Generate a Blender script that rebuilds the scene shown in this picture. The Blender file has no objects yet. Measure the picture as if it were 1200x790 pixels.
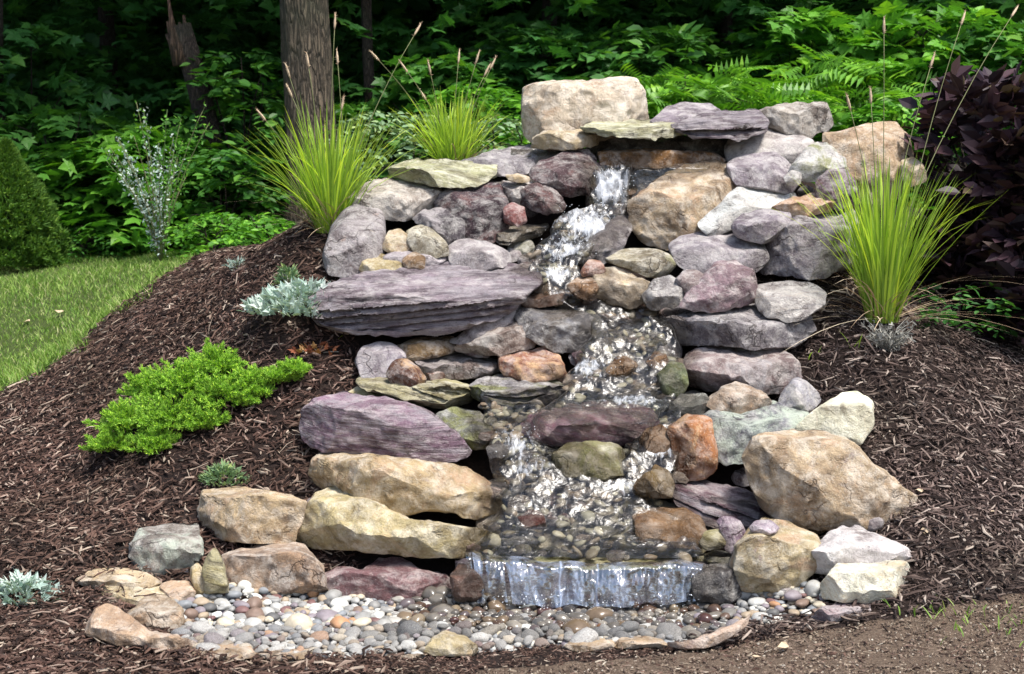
import bpy, math
import numpy as np
from mathutils import Vector
R_ = math.radians
rng = np.random.default_rng(7)
scene = bpy.context.scene
COL = scene.collection

# ------------------------------------------------------------------ camera, sky, sun, exposure
F = 1666.7                       # focal length in photo pixels (50 mm on 36 mm, 1200 px wide)
PITCH = math.atan(193 / F)
CZ = 1.5
cam_d = bpy.data.cameras.new('camera'); cam = bpy.data.objects.new('camera', cam_d)
COL.objects.link(cam); scene.camera = cam
cam_d.lens = 50; cam_d.sensor_width = 36; cam_d.clip_start = 0.05; cam_d.clip_end = 500
cam.location = (0, 0, CZ); cam.rotation_euler = (math.pi / 2 - PITCH, 0, 0)
cam_d.dof.use_dof = True; cam_d.dof.focus_distance = 5.9; cam_d.dof.aperture_fstop = 5.6

SUN_DIR = Vector((0.30, -0.30, 0.90)).normalized()      # towards the sun
SUN_EL = math.asin(SUN_DIR.z); SUN_AZ = math.atan2(SUN_DIR.x, SUN_DIR.y)
w = bpy.data.worlds.new('World'); scene.world = w; w.use_nodes = True
nt = w.node_tree; nt.nodes.clear()
sky = nt.nodes.new('ShaderNodeTexSky'); sky.sky_type = 'NISHITA'; sky.sun_disc = False
sky.sun_elevation = SUN_EL; sky.sun_rotation = SUN_AZ; sky.dust_density = 3.0; sky.air_density = 1.0; sky.ozone_density = 1.0
bg = nt.nodes.new('ShaderNodeBackground'); bg.inputs[1].default_value = 0.15
out = nt.nodes.new('ShaderNodeOutputWorld')
nt.links.new(sky.outputs[0], bg.inputs[0]); nt.links.new(bg.outputs[0], out.inputs[0])
sd = bpy.data.lights.new('sun', 'SUN'); so = bpy.data.objects.new('sun', sd); COL.objects.link(so)
sd.energy = 3.9; sd.angle = R_(14); sd.color = (1.0, 0.955, 0.89)
so.rotation_euler = SUN_DIR.to_track_quat('Z', 'Y').to_euler()
scene.view_settings.view_transform = 'Standard'; scene.view_settings.look = 'None'
scene.view_settings.gamma = 1; scene.view_settings.use_curve_mapping = False
scene.view_settings.exposure = 0.64
scene.render.engine = 'CYCLES'
scene.cycles.use_denoising = True
scene.cycles.max_bounces = 8; scene.cycles.transparent_max_bounces = 12
scene.cycles.diffuse_bounces = 3; scene.cycles.glossy_bounces = 3

# ------------------------------------------------------------------ maths helpers
CP, SP = math.cos(PITCH), math.sin(PITCH)
def P(px, py, d):
    """world point on the line of sight of photo pixel (px,py) at world depth Y=d (arrays allowed)"""
    cx = (np.asarray(px, float) - 600) / F; cy = (395 - np.asarray(py, float)) / F
    dy = CP + cy * SP; dz = -SP + cy * CP
    d = np.asarray(d, float)
    return np.stack(np.broadcast_arrays(cx / dy * d, d, CZ + dz / dy * d), -1)
def proj(p):
    p = np.asarray(p, float); x, y, z = p[..., 0], p[..., 1], p[..., 2] - CZ
    f = y * CP - z * SP; u = y * SP + z * CP
    return 600 + F * x / f, 395 - F * u / f

def _hash(ix, iy, iz, s):
    h = (ix.astype(np.int64) * 374761393 + iy.astype(np.int64) * 668265263 + iz.astype(np.int64) * 2147483647 + s * 144665) & 0xffffffff
    h = ((h ^ (h >> 13)) * 1274126177) & 0xffffffff
    return ((h ^ (h >> 16)) & 0xffff) / 65535.0
def vnoise(p, s=0):
    p = np.asarray(p, float); i = np.floor(p); f = p - i; f = f * f * (3 - 2 * f)
    ix, iy, iz = i[..., 0], i[..., 1], i[..., 2]; r = 0
    for a in (0, 1):
        for b in (0, 1):
            for c in (0, 1):
                wgt = (f[..., 0] if a else 1 - f[..., 0]) * (f[..., 1] if b else 1 - f[..., 1]) * (f[..., 2] if c else 1 - f[..., 2])
                r = r + wgt * _hash(ix + a, iy + b, iz + c, s)
    return r * 2 - 1
def fbm(p, s=0, o=3):
    r = 0; a = 1.0
    for k in range(o):
        r = r + a * vnoise(p * 2.03 ** k, s + 17 * k); a *= 0.5
    return r
def inpoly(x, y, poly):
    poly = np.asarray(poly, float); r = np.zeros(np.shape(x), bool); j = len(poly) - 1
    for i in range(len(poly)):
        xi, yi = poly[i]; xj, yj = poly[j]
        c = ((yi > y) != (yj > y)) & (x < (xj - xi) * (y - yi) / ((yj - yi) or 1e-9) + xi)
        r ^= c; j = i
    return r

# ------------------------------------------------------------------ mesh helpers
def mesh_from(name, V, loops, sizes, mat=None, smooth=True, parent=None, attrs=None, link=True):
    me = bpy.data.meshes.new(name)
    V = np.ascontiguousarray(V, dtype=np.float32).reshape(-1, 3)
    loops = np.asarray(loops, np.int32).ravel(); sizes = np.asarray(sizes, np.int32)
    me.vertices.add(len(V)); me.vertices.foreach_set('co', V.ravel())
    me.loops.add(len(loops)); me.loops.foreach_set('vertex_index', loops)
    me.polygons.add(len(sizes))
    st = np.zeros(len(sizes), np.int32); st[1:] = np.cumsum(sizes)[:-1]
    me.polygons.foreach_set('loop_start', st); me.polygons.foreach_set('loop_total', sizes)
    me.polygons.foreach_set('use_smooth', np.full(len(sizes), smooth, bool))
    if attrs:
        for k, (typ, data) in attrs.items():
            a = me.attributes.new(k, typ, 'POINT')
            a.data.foreach_set('color' if typ == 'FLOAT_COLOR' else 'value', np.asarray(data, np.float32).ravel())
    me.update(calc_edges=True)
    if mat: me.materials.append(mat)
    if not link: return me
    o = bpy.data.objects.new(name, me); COL.objects.link(o)
    if parent: o.parent = parent
    return o
class MB:
    """collects pieces into one mesh"""
    def __init__(s): s.v = []; s.l = []; s.z = []; s.n = 0; s.a = []
    def add(s, V, loops, sizes, a=None):
        V = np.asarray(V, float).reshape(-1, 3)
        s.v.append(V); s.l.append(np.asarray(loops, np.int64).ravel() + s.n); s.z.append(np.asarray(sizes)); s.n += len(V)
        s.a.append(np.zeros(len(V)) if a is None else np.broadcast_to(a, len(V)))
        return s
    def build(s, name, mat, parent=None, smooth=True, attr=None, origin=None):
        V = np.concatenate(s.v)
        if origin is not None: V = V - np.asarray(origin)
        at = {attr: ('FLOAT', np.concatenate(s.a))} if attr else None
        return mesh_from(name, V, np.concatenate(s.l), np.concatenate(s.z), mat, smooth, parent, at)
def tag(o, label=None, cat=None, group=None, kind=None):
    if label: o['label'] = label
    if cat: o['category'] = cat
    if group: o['group'] = group
    if kind: o['kind'] = kind
    return o
def empty(name, loc, label, cat, group=None):
    o = bpy.data.objects.new(name, None); COL.objects.link(o); o.location = tuple(loc); o.empty_display_size = .1
    return tag(o, label, cat, group)
def scatter(tv, tf, pos, fr, sc):
    """copies of template (tv, tf) at pos with frames fr (N,3,3 rows = x,y,z axes) and scales sc (N,3)"""
    tv = np.asarray(tv, float); N = len(pos); k = len(tv)
    V = np.einsum('nkc,ncd->nkd', tv[None] * sc[:, None, :], fr) + pos[:, None, :]
    fl = np.concatenate([np.asarray(f) for f in tf]); sz = np.array([len(f) for f in tf])
    L = (fl[None] + (np.arange(N) * k)[:, None]).ravel()
    return V.reshape(-1, 3), L, np.tile(sz, N)
def norm(v): return v / np.maximum(np.linalg.norm(v, axis=-1, keepdims=True), 1e-9)
def frames(d, n):
    y = norm(d); x = norm(np.cross(y, n)); z = np.cross(x, y)
    return np.stack([x, y, z], 1)
def tube(pts, rad, seg=7):
    pts = np.asarray(pts, float); rad = np.broadcast_to(rad, len(pts)).astype(float)
    t = norm(np.gradient(pts, axis=0)); ref = np.array([0.0, 0, 1]) if abs(t[:, 2]).mean() < .8 else np.array([1.0, 0, 0])
    x = norm(np.cross(t, ref)); y = np.cross(t, x); a = np.arange(seg) * 2 * math.pi / seg
    V = pts[:, None] + rad[:, None, None] * (np.cos(a)[None, :, None] * x[:, None] + np.sin(a)[None, :, None] * y[:, None])
    n = len(pts); L = []
    for i in range(n - 1):
        for j in range(seg):
            k = (j + 1) % seg; L += [i * seg + j, i * seg + k, (i + 1) * seg + k, (i + 1) * seg + j]
    S = [4] * ((n - 1) * seg)
    L += list(range(seg))[::-1] + [(n - 1) * seg + j for j in range(seg)]; S += [seg, seg]
    return V.reshape(-1, 3), L, S

# ------------------------------------------------------------------ materials
class NT:
    def __init__(s, name):
        s.m = bpy.data.materials.new(name); s.m.use_nodes = True; s.t = s.m.node_tree; s.t.nodes.clear()
        s.out = s.n('ShaderNodeOutputMaterial')
    def n(s, typ, **kw):
        nd = s.t.nodes.new(typ)
        for k, v in kw.items():
            if k.startswith('i_'):
                key = k[2:]; key = int(key) if key.isdigit() else key.replace('_', ' ')
                s.set(nd.inputs[key], v)
            else: setattr(nd, k, v)
        return nd
    def set(s, inp, v):
        if hasattr(v, 'links') or hasattr(v, 'is_linked'): s.t.links.new(v, inp)
        else: inp.default_value = v
    def noise(s, vec, scale, detail=4, rough=.55, dist=0.0):
        return s.n('ShaderNodeTexNoise', i_Vector=vec, i_Scale=scale, i_Detail=detail, i_Roughness=rough, i_Distortion=dist).outputs[0]
    def ramp(s, fac, a, b, lo=0., hi=1.):
        return s.n('ShaderNodeMapRange', i_0=fac, i_1=a, i_2=b, i_3=lo, i_4=hi).outputs[0]
    def mix(s, fac, a, b, mode='MIX'):
        nd = s.n('ShaderNodeMix', data_type='RGBA', blend_type=mode)
        s.set(nd.inputs[0], fac); s.set(nd.inputs[6], a); s.set(nd.inputs[7], b); return nd.outputs[2]
    def math(s, op, a, b=0.0, c=None):
        nd = s.n('ShaderNodeMath', operation=op); s.set(nd.inputs[0], a); s.set(nd.inputs[1], b)
        if c is not None: s.set(nd.inputs[2], c)
        return nd.outputs[0]
    def bump(s, h, strength, dist, normal=None):
        nd = s.n('ShaderNodeBump', i_Height=h, i_Strength=strength, i_Distance=dist)
        if normal is not None: s.set(nd.inputs['Normal'], normal)
        return nd.outputs[0]
    def done(s, shader): s.t.links.new(shader, s.out.inputs[0]); return s.m
def c4(c): return (c[0], c[1], c[2], 1)

def rock_mat(name, accent=(.35, .2, .1), acc=.5, acc2=(.12, .10, .09), a2=.5, stretch=(1, 1, 1), rough=.85, speck=.5, bump=1.0, wet=0.0, scale=1.0, strata=0.0, colour=None):
    t = NT(name)
    tc = t.n('ShaderNodeTexCoord').outputs['Object']; oi = t.n('ShaderNodeObjectInfo')
    off = t.n('ShaderNodeVectorMath', operation='SCALE'); t.set(off.inputs[0], (37., 91., 53.)); t.set(off.inputs['Scale'], oi.outputs['Random'])
    ad = t.n('ShaderNodeVectorMath', operation='ADD'); t.set(ad.inputs[0], tc); t.set(ad.inputs[1], off.outputs[0])
    rot = t.n('ShaderNodeVectorRotate', rotation_type='Y_AXIS'); t.set(rot.inputs['Vector'], ad.outputs[0])
    t.set(rot.inputs['Angle'], t.math('MULTIPLY_ADD', oi.outputs['Random'], .5, -.35))
    mp = t.n('ShaderNodeMapping', i_Vector=rot.outputs[0]); mp.inputs['Scale'].default_value = tuple(x * scale for x in stretch)
    v = mp.outputs[0]; vu = ad.outputs[0]
    base = oi.outputs['Color'] if colour is None else c4(colour)
    big = t.noise(v, 3.5, 6, .65, .6); mid = t.noise(v, 14, 6, .7, .3); fine = t.noise(vu, 110, 4, .7); vf = t.noise(vu, 45, 5, .75)
    c = t.mix(t.ramp(big, .38, .62), base, t.mix(1.0, base, (.45, .42, .42, 1), 'MULTIPLY'))
    st = t.noise(vu, 9, 8, .8, .8); c = t.mix(t.ramp(st, .52, .62, 0, .65), c, t.mix(1.0, c, (.42, .38, .36, 1), 'MULTIPLY')); c = t.mix(t.ramp(st, .44, .36, 0, .08 if wet else .45), c, t.mix(.35, t.mix(1.0, c, (1.45, 1.4, 1.38, 1), 'MULTIPLY'), (.62, .60, .56, 1)))
    c = t.mix(t.ramp(mid, .55, .38, 0, .55), c, t.mix(.5, base, (1.0, .97, .9, 1)))
    an = t.noise(v, 4.2, 7, .72, 1.2)
    c = t.mix(t.ramp(an, .62 - .25 * acc, .72 - .2 * acc, 0, .85), c, c4(accent))
    an2 = t.noise(vu, 6.0, 8, .78, .4)
    c = t.mix(t.ramp(an2, .68 - .25 * a2, .74 - .22 * a2, 0, .8), c, c4(acc2))
    c = t.mix(t.ramp(fine, .56, .68, 0, speck), c, (.62, .60, .56, 1))
    c = t.mix(t.ramp(fine, .44, .32, 0, speck), c, (.05, .045, .045, 1))
    c = t.mix(t.ramp(vf, .42, .28, 0, .7), c, t.mix(1.0, c, (.35, .32, .30, 1), 'MULTIPLY'))
    vo = t.n('ShaderNodeTexVoronoi', feature='DISTANCE_TO_EDGE', i_Scale=5.0, i_Randomness=1.0)
    dv = t.n('ShaderNodeVectorMath', operation='MULTIPLY_ADD'); t.set(dv.inputs[0], t.n('ShaderNodeTexNoise', i_Vector=v, i_Scale=5., i_Detail=5.).outputs[1]); t.set(dv.inputs[1], (.5, .5, .5)); t.set(dv.inputs[2], v)
    t.set(vo.inputs['Vector'], dv.outputs[0])
    crack = t.ramp(vo.outputs[0], 0.0, .035)
    cm = t.math('MULTIPLY', t.math('SUBTRACT', 1.0, crack), t.ramp(big, .5, .6, 0, .75))
    c = t.mix(cm, c, t.mix(1.0, c, (.3, .27, .25, 1), 'MULTIPLY'))
    wa = t.n('ShaderNodeAttribute', attribute_name='wetm').outputs['Fac']; c = t.mix(wa, c, t.mix(1.0, c, (.46, .43, .40, 1), 'MULTIPLY'))
    h = t.math('ADD', t.math('MULTIPLY', mid, .55), t.math('MULTIPLY', vf, .3))
    h = t.math('ADD', h, t.math('MULTIPLY', fine, .10)); h = t.math('SUBTRACT', h, t.math('MULTIPLY', cm, .25))
    if strata:
        wv = t.n('ShaderNodeTexNoise', i_Vector=t.n('ShaderNodeMapping', i_Vector=rot.outputs[0], i_Scale=(2.2, 2.2, 34.)).outputs[0], i_Scale=1.6, i_Detail=6., i_Roughness=.7).outputs[0]
        h = t.math('ADD', h, t.math('MULTIPLY', wv, strata * 1.6))
        c = t.mix(t.ramp(wv, .50, .36, 0, .75), c, t.mix(1.0, c, (.30, .28, .30, 1), 'MULTIPLY'))
    h = t.math('ADD', h, t.math('MULTIPLY', st, .5)); nb = t.bump(h, 1.0, .032 * bump)
    p = t.n('ShaderNodeBsdfPrincipled', i_Base_Color=c, i_Normal=nb)
    if wet:
        p.inputs['Roughness'].default_value = .22; t.set(p.inputs['Roughness'], t.ramp(mid, .4, .6, .12, .45))
        p.inputs['Specular IOR Level'].default_value = .6
    else:
        rg_ = t.n('ShaderNodeMix', data_type='FLOAT'); t.set(rg_.inputs[0], wa); t.set(rg_.inputs[2], t.ramp(mid, .3, .7, rough - .12, rough + .08)); rg_.inputs[3].default_value = .25; t.set(p.inputs['Roughness'], rg_.outputs[0]); p.inputs['Specular IOR Level'].default_value = .35
    return t.done(p.outputs[0])

RM = {
 'granite': rock_mat('grey_fieldstone', accent=(.50, .47, .43), acc=.45, acc2=(.10, .095, .10), a2=.25, speck=.45),
 'lav':     rock_mat('lavender_fieldstone', accent=(.36, .33, .33), acc=.5, acc2=(.30, .20, .16), a2=.18, speck=.35),
 'slate':   rock_mat('purple_layered_stone', accent=(.32, .29, .31), acc=.55, acc2=(.10, .06, .06), a2=.3, stretch=(.7, .7, 3.2), speck=.25, strata=.45, bump=1.2),
 'red':     rock_mat('dark_red_stone', accent=(.15, .07, .065), acc=.45, acc2=(.26, .20, .21), a2=.15, speck=.35, stretch=(1, 1, 1.6), bump=1.2),
 'sand':    rock_mat('tan_sandstone', accent=(.44, .29, .18), acc=.38, acc2=(.26, .20, .19), a2=.26, speck=.3),
 'cream':   rock_mat('cream_sandstone', accent=(.58, .44, .26), acc=.25, acc2=(.30, .27, .22), a2=.25, speck=.25),
 'yellow':  rock_mat('yellow_green_flagstone', accent=(.36, .33, .20), acc=.45, acc2=(.20, .19, .12), a2=.3, speck=.3, strata=.3, stretch=(.8, .8, 2.0)),
 'rust':    rock_mat('rust_orange_stone', accent=(.55, .36, .20), acc=.35, acc2=(.14, .05, .03), a2=.35, speck=.35),
 'lichen':  rock_mat('lichen_covered_stone', accent=(.46, .52, .43), acc=.75, acc2=(.13, .13, .135), a2=.45, speck=.4),
 'moss':    rock_mat('mossy_stone', accent=(.20, .21, .07), acc=.55, acc2=(.13, .12, .08), a2=.35, speck=.35),
 'wet':     rock_mat('wet_dark_stone', accent=(.11, .09, .07), acc=.5, acc2=(.03, .03, .025), a2=.4, speck=.3, wet=1),  # also on filler rocks whose dark colour paints shade
 'wetslate':rock_mat('wet_purple_stone', accent=(.20, .13, .17), acc=.45, acc2=(.05, .03, .03), a2=.4, speck=.25, wet=1, stretch=(.8, .8, 2), strata=.3),
 'pebble':  rock_mat('river_pebble_stone', accent=(.40, .36, .32), acc=.25, acc2=(.2, .18, .17), a2=.1, speck=.25, bump=.12, rough=.6, scale=3.0),
}
def island_mat(name, cols, rough=.8, trans=0.0, spec=.3, noise_amt=.3, tint=None):
    t = NT(name)
    g = t.n('ShaderNodeNewGeometry'); cr = t.n('ShaderNodeValToRGB'); e = cr.color_ramp.elements
    e[0].position = cols[0][0]; e[0].color = c4(cols[0][1]); e[1].position = cols[-1][0]; e[1].color = c4(cols[-1][1])
    for pos, c in cols[1:-1]:
        x = e.new(pos); x.color = c4(c)
    t.set(cr.inputs[0], g.outputs['Random Per Island'])
    tc = t.n('ShaderNodeTexCoord').outputs['Object']
    n = t.noise(tc, 2.2, 3, .5)
    c = t.mix(t.ramp(n, .3, .7, 0, noise_amt), cr.outputs[0], t.mix(1., cr.outputs[0], (.45, .5, .4, 1), 'MULTIPLY'))
    p = t.n('ShaderNodeBsdfPrincipled', i_Base_Color=c, i_Roughness=rough); p.inputs['Specular IOR Level'].default_value = spec
    if trans:
        tr = t.n('ShaderNodeBsdfTranslucent', i_Color=t.mix(1., c, (1.25, 1.35, .55, 1), 'MULTIPLY'))
        mx = t.n('ShaderNodeMixShader', i_0=trans, i_1=p.outputs[0], i_2=tr.outputs[0]); return t.done(mx.outputs[0])
    return t.done(p.outputs[0])
def leafmat(name, c, var=.35, **kw):
    c = np.array(c)
    return island_mat(name, [(0, c * (1 - var)), (.5, c), (.85, c * (1 + var) * np.array([1.15, 1, .8])), (1, c * (1 + var) * np.array([1.5, 1.1, .7]))], trans=kw.pop('trans', .3), rough=kw.pop('rough', .45), **kw)
LM = {
 'woods': leafmat('woodland_leaf', (.065, .20, .038)),
 'deep': leafmat('deep_woodland_leaf', (.045, .155, .036)),
 'bright': leafmat('bright_leaf', (.11, .31, .04)),
 'fern': leafmat('sumac_leaf', (.13, .33, .04)),
 'juniper': leafmat('juniper_needle', (.29, .53, .075), var=.35, rough=.7, trans=.25),
 'spruce': leafmat('spruce_needle', (.09, .20, .03), var=.35, rough=.7, trans=.15),
 'grass': leafmat('ornamental_grass_blade', (.35, .53, .085), var=.35, trans=.4),
 'lawn': island_mat('lawn_blade', [(0, (.12, .25, .04)), (.5, (.24, .39, .07)), (.8, (.34, .46, .12)), (1, (.50, .48, .26))], trans=.3, rough=.6, noise_amt=.5),
 'silver': island_mat('silvery_leaf', [(0, (.30, .42, .36)), (.6, (.48, .58, .54)), (1, (.62, .68, .64))], rough=.8, trans=.12),
 'sage': leafmat('grey_green_leaf', (.20, .32, .17), var=.25, rough=.8, trans=.15),
 'purple': island_mat('dark_purple_leaf', [(0, (.014, .008, .013)), (.5, (.040, .020, .030)), (.85, (.085, .042, .050)), (1, (.12, .09, .05))], rough=.5, spec=.3, trans=.08),
 'twig': island_mat('dry_silver_twig', [(0, (.20, .19, .17)), (1, (.48, .47, .42))], rough=.8),
 'redleaf': island_mat('dry_reddish_leaf', [(0, (.18, .05, .03)), (.6, (.34, .12, .06)), (1, (.42, .28, .12))], rough=.7, trans=.15),
 'seed': island_mat('tan_seed_head', [(0, (.42, .27, .16)), (1, (.66, .55, .40))], rough=.8),
 'stalk': island_mat('green_brown_stalk', [(0, (.10, .16, .05)), (1, (.22, .20, .10))], rough=.6),
}
def bark_mat(name, a, b, sc=1.0):
    t = NT(name); tc = t.n('ShaderNodeTexCoord').outputs['Object']
    v = t.n('ShaderNodeMapping', i_Vector=tc, i_Scale=(15 * sc, 15 * sc, 2.2 * sc)).outputs[0]
    vo = t.n('ShaderNodeTexVoronoi', feature='DISTANCE_TO_EDGE', i_Scale=2.2)
    dn = t.n('ShaderNodeVectorMath', operation='MULTIPLY_ADD'); t.set(dn.inputs[0], t.n('ShaderNodeTexNoise', i_Vector=v, i_Scale=1.5, i_Detail=5.).outputs[1]); t.set(dn.inputs[1], (.9, .9, .9)); t.set(dn.inputs[2], v)
    t.set(vo.inputs['Vector'], dn.outputs[0])
    n = t.noise(v, 4, 8, .7)
    f = t.math('ADD', t.ramp(vo.outputs[0], 0, .28, 0, .75), t.math('MULTIPLY', n, .35))
    c = t.mix(f, c4(a), c4(b)); c = t.mix(t.ramp(t.noise(tc, 1.3, 4), .5, .7, 0, .5), c, (.07, .10, .05, 1))
    p = t.n('ShaderNodeBsdfPrincipled', i_Base_Color=c, i_Roughness=.95, i_Normal=t.bump(f, 1., .05))
    return t.done(p.outputs[0])
BARK = bark_mat('rough_grey_bark', (.035, .028, .02), (.19, .145, .10))
DBARK = bark_mat('dark_brown_bark', (.02, .013, .01), (.085, .06, .045), 2.0)
PALEWOOD = bark_mat('split_grey_wood', (.06, .03, .02), (.24, .14, .09), 1.5)

# ground
t = NT('ground_soil')
tc = t.n('ShaderNodeTexCoord').outputs['Object']
zl = t.n('ShaderNodeAttribute', attribute_name='lawn').outputs['Fac']; zs = t.n('ShaderNodeAttribute', attribute_name='soil').outputs['Fac']
n1 = t.noise(tc, 60, 8, .75); n2 = t.noise(tc, 5, 6, .6); n3 = t.noise(tc, 190, 4, .7)
mul = t.mix(t.ramp(n1, .35, .7), (.014, .009, .008, 1), (.055, .036, .029, 1))
mul = t.mix(t.ramp(n2, .45, .65, 0, .6), mul, (.018, .012, .011, 1))
soil = t.mix(t.ramp(n1, .3, .7), (.07, .048, .036, 1), (.24, .175, .125, 1)); soil = t.mix(t.ramp(n3, .56, .66, 0, .8), soil, (.40, .33, .25, 1))
soil = t.mix(t.ramp(n2, .5, .62, 0, .5), soil, (.13, .09, .065, 1))
lawn = t.mix(n1, (.035, .06, .015, 1), (.10, .13, .04, 1))
c = t.mix(t.ramp(t.math('ADD', zs, t.math('MULTIPLY', t.math('SUBTRACT', n2, .5), .8)), .4, .6), mul, soil); c = t.mix(zl, c, lawn)
p = t.n('ShaderNodeBsdfPrincipled', i_Base_Color=c, i_Roughness=.95, i_Normal=t.bump(t.math('ADD', n1, t.math('MULTIPLY', n3, .4)), 1., .02))
p.inputs['Specular IOR Level'].default_value = .2
GROUND = t.done(p.outputs[0])
MULCH = island_mat('shredded_bark_mulch', [(0, (.018, .010, .008)), (.4, (.070, .037, .028)), (.72, (.14, .080, .062)), (.9, (.24, .165, .135)), (1, (.46, .37, .30))], rough=.85, noise_amt=.6)
CRUMB = island_mat('soil_crumb', [(0, (.07, .048, .036)), (.6, (.18, .13, .10)), (.93, (.30, .24, .18)), (1, (.5, .45, .38))], rough=.9)

# ------------------------------------------------------------------ terrain: thin plate spline through surveyed points
DT = np.array([(60, 7.9), (95, 7.5), (130, 7.3), (190, 7.0), (240, 6.8), (300, 6.5), (380, 6.1), (430, 5.9), (500, 5.65), (560, 5.4), (600, 5.25), (655, 5.05), (700, 5.0), (715, 4.95), (770, 4.45), (800, 4.25)])
def D(py): return float(np.interp(py, DT[:, 0], DT[:, 1]))
ctl = [(0, 780, 4.35), (0, 700, 4.9), (0, 600, 5.6), (0, 500, 6.6), (100, 560, 5.9), (100, 650, 5.2), (200, 500, 6.0), (300, 450, 6.1), (250, 400, 6.6), (150, 440, 6.7), (350, 350, 6.35), (300, 300, 7.2), (390, 268, 6.9),
       (240, 303, 8.2), (180, 332, 7.9), (130, 370, 7.6), (50, 440, 7.1), (0, 468, 7.0), (-150, 560, 6.8),
       (0, 450, 7.9), (100, 400, 8.4), (0, 400, 8.8), (0, 350, 9.8), (100, 330, 10), (0, 300, 11.3), (200, 300, 11), (250, 297, 10.6), (-200, 350, 9.8),
       (1200, 350, 7.5), (1080, 345, 6.9), (1000, 350, 6.5), (1000, 400, 6.15), (1100, 450, 6.0), (1200, 450, 6.3), (1080, 550, 5.5), (1200, 550, 5.7), (1200, 650, 5.0), (1080, 620, 5.1), (1060, 706, 4.8), (1200, 740, 4.5), (1350, 500, 6.2),
       (600, 795, 4.25), (300, 790, 4.3), (900, 770, 4.4), (200, 770, 4.42), (300, 722, 4.85), (500, 735, 4.75), (700, 745, 4.7), (900, 722, 4.85), (500, 708, 5.05), (700, 718, 5.0), (150, 700, 4.95),
       (690, 690, 5.30), (690, 640, 5.42), (600, 640, 5.40), (780, 640, 5.4), (700, 560, 5.65), (700, 480, 6.0), (720, 400, 6.3), (690, 330, 6.6), (690, 270, 6.95), (760, 215, 7.3),
       (450, 600, 5.5), (450, 500, 5.9), (450, 420, 6.25), (450, 320, 6.75), (540, 240, 7.1), (900, 600, 5.5), (900, 500, 5.9), (900, 400, 6.35), (900, 300, 6.8), (950, 220, 7.2), (300, 640, 5.35), (400, 665, 5.3), (540, 560, 5.7), (560, 480, 6.0), (600, 400, 6.4)]
cp = np.array([P(*c) for c in ctl])
ext = np.array([(0, 7.9, 1.50), (-.75, 7.8, 1.34), (-1.2, 7.9, 1.10), (-1.6, 8.6, .95), (1.6, 7.9, 1.40), (2.6, 8.2, 1.2), (0, 9.2, 1.25), (-1.6, 9.8, .93), (1.8, 9.5, 1.25), (0, 12, 1.05), (-4, 13, .95), (3, 12, 1.1), (6, 10, 1.1), (6, 6, .4), (-6, 8, .3),
                (-6, 12, .9), (0, 3, 0), (-3, 3, 0), (3, 3, 0), (-5, 5, 0), (5, 4.5, 0), (0, 1.5, 0), (-4, 1, 0), (4, 1, 0), (0, 15, 1.15), (6, 15, 1.2), (-7, 15, 1.05), (-.4, 4.0, 0), (1.2, 4.0, 0)])
cp = np.vstack([cp, ext])
def _U(r2): return np.where(r2 > 1e-12, r2 * np.log(r2 + 1e-12), 0)
A_ = cp[:, :2]; n_ = len(A_)
K = _U(((A_[:, None] - A_[None]) ** 2).sum(-1)) + np.eye(n_) * .02
Q = np.c_[np.ones(n_), A_]; M = np.block([[K, Q], [Q.T, np.zeros((3, 3))]])
W = np.linalg.solve(M, np.r_[cp[:, 2], np.zeros(3)])
def gz(x, y):
    x = np.asarray(x, float); y = np.asarray(y, float); sh = np.broadcast(x, y).shape
    xy = np.stack(np.broadcast_arrays(x, y), -1).reshape(-1, 2); r = np.empty(len(xy))
    for i in range(0, len(xy), 20000):
        b = xy[i:i + 20000]
        r[i:i + 20000] = _U(((b[:, None] - A_[None]) ** 2).sum(-1)) @ W[:n_] + W[n_] + b @ W[n_ + 1:]
    far = np.interp(xy[:, 1], [-50, 3, 10, 15, 60], [0, 0, .95, 1.15, 1.6])
    dd = np.maximum(np.abs(xy[:, 0]) - 4.5, 0) + np.maximum(xy[:, 1] - 12.5, 0) + np.maximum(2.5 - xy[:, 1], 0)
    k = np.clip(dd / 3, 0, 1); k = k * k * (3 - 2 * k)
    z = r * (1 - k) + far * k
    z += .012 * vnoise(np.c_[xy * 5, np.zeros(len(xy))], 3)
    return z.reshape(sh)
def G(px, py, dmin=3.6, dmax=30):
    d = np.linspace(dmin, dmax, 900); p = P(px, py, d); below = p[:, 2] < gz(p[:, 0], p[:, 1])
    i = int(np.argmax(below)) if below.any() else len(d) - 1
    return p[i]

lawn_poly = [(-400, 600), (-60, 480), (0, 463), (50, 440), (90, 408), (130, 370), (180, 334), (230, 305), (240, 292), (180, 292), (60, 297), (-400, 300)]
soil_poly = [(480, 900), (560, 786), (700, 776), (850, 757), (1000, 733), (1100, 716), (1200, 694), (1400, 670), (1500, 900)]
def axis(lo, hi, c0, c1, fine, coarse):
    a = list(np.arange(c0, c1, fine)); s = fine; x = c1
    while x < hi: a.append(x); s = min(s * 1.25, coarse); x += s
    a.append(hi); s = fine; x = c0 - fine; pre = []
    while x > lo: pre.append(x); s = min(s * 1.25, coarse); x -= s
    pre.append(lo); return np.array(pre[::-1] + a)
gx = axis(-150, 150, -3.2, 3.2, .035, 8); gy = axis(-20, 250, 3.9, 9.5, .035, 8)
X, Y = np.meshgrid(gx, gy); Zg = gz(X, Y)
Vg = np.stack([X, Y, Zg], -1).reshape(-1, 3)
px_, py_ = proj(Vg); front = Vg[:, 1] > 2
lawn_m = (inpoly(px_, py_, lawn_poly) & front & (Vg[:, 0] < -1.2) & (Vg[:, 1] > 6.6)).astype(float)
soil_m = ((inpoly(px_, py_, soil_poly) & front) | (Vg[:, 1] < 4.1)).astype(float)
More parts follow.
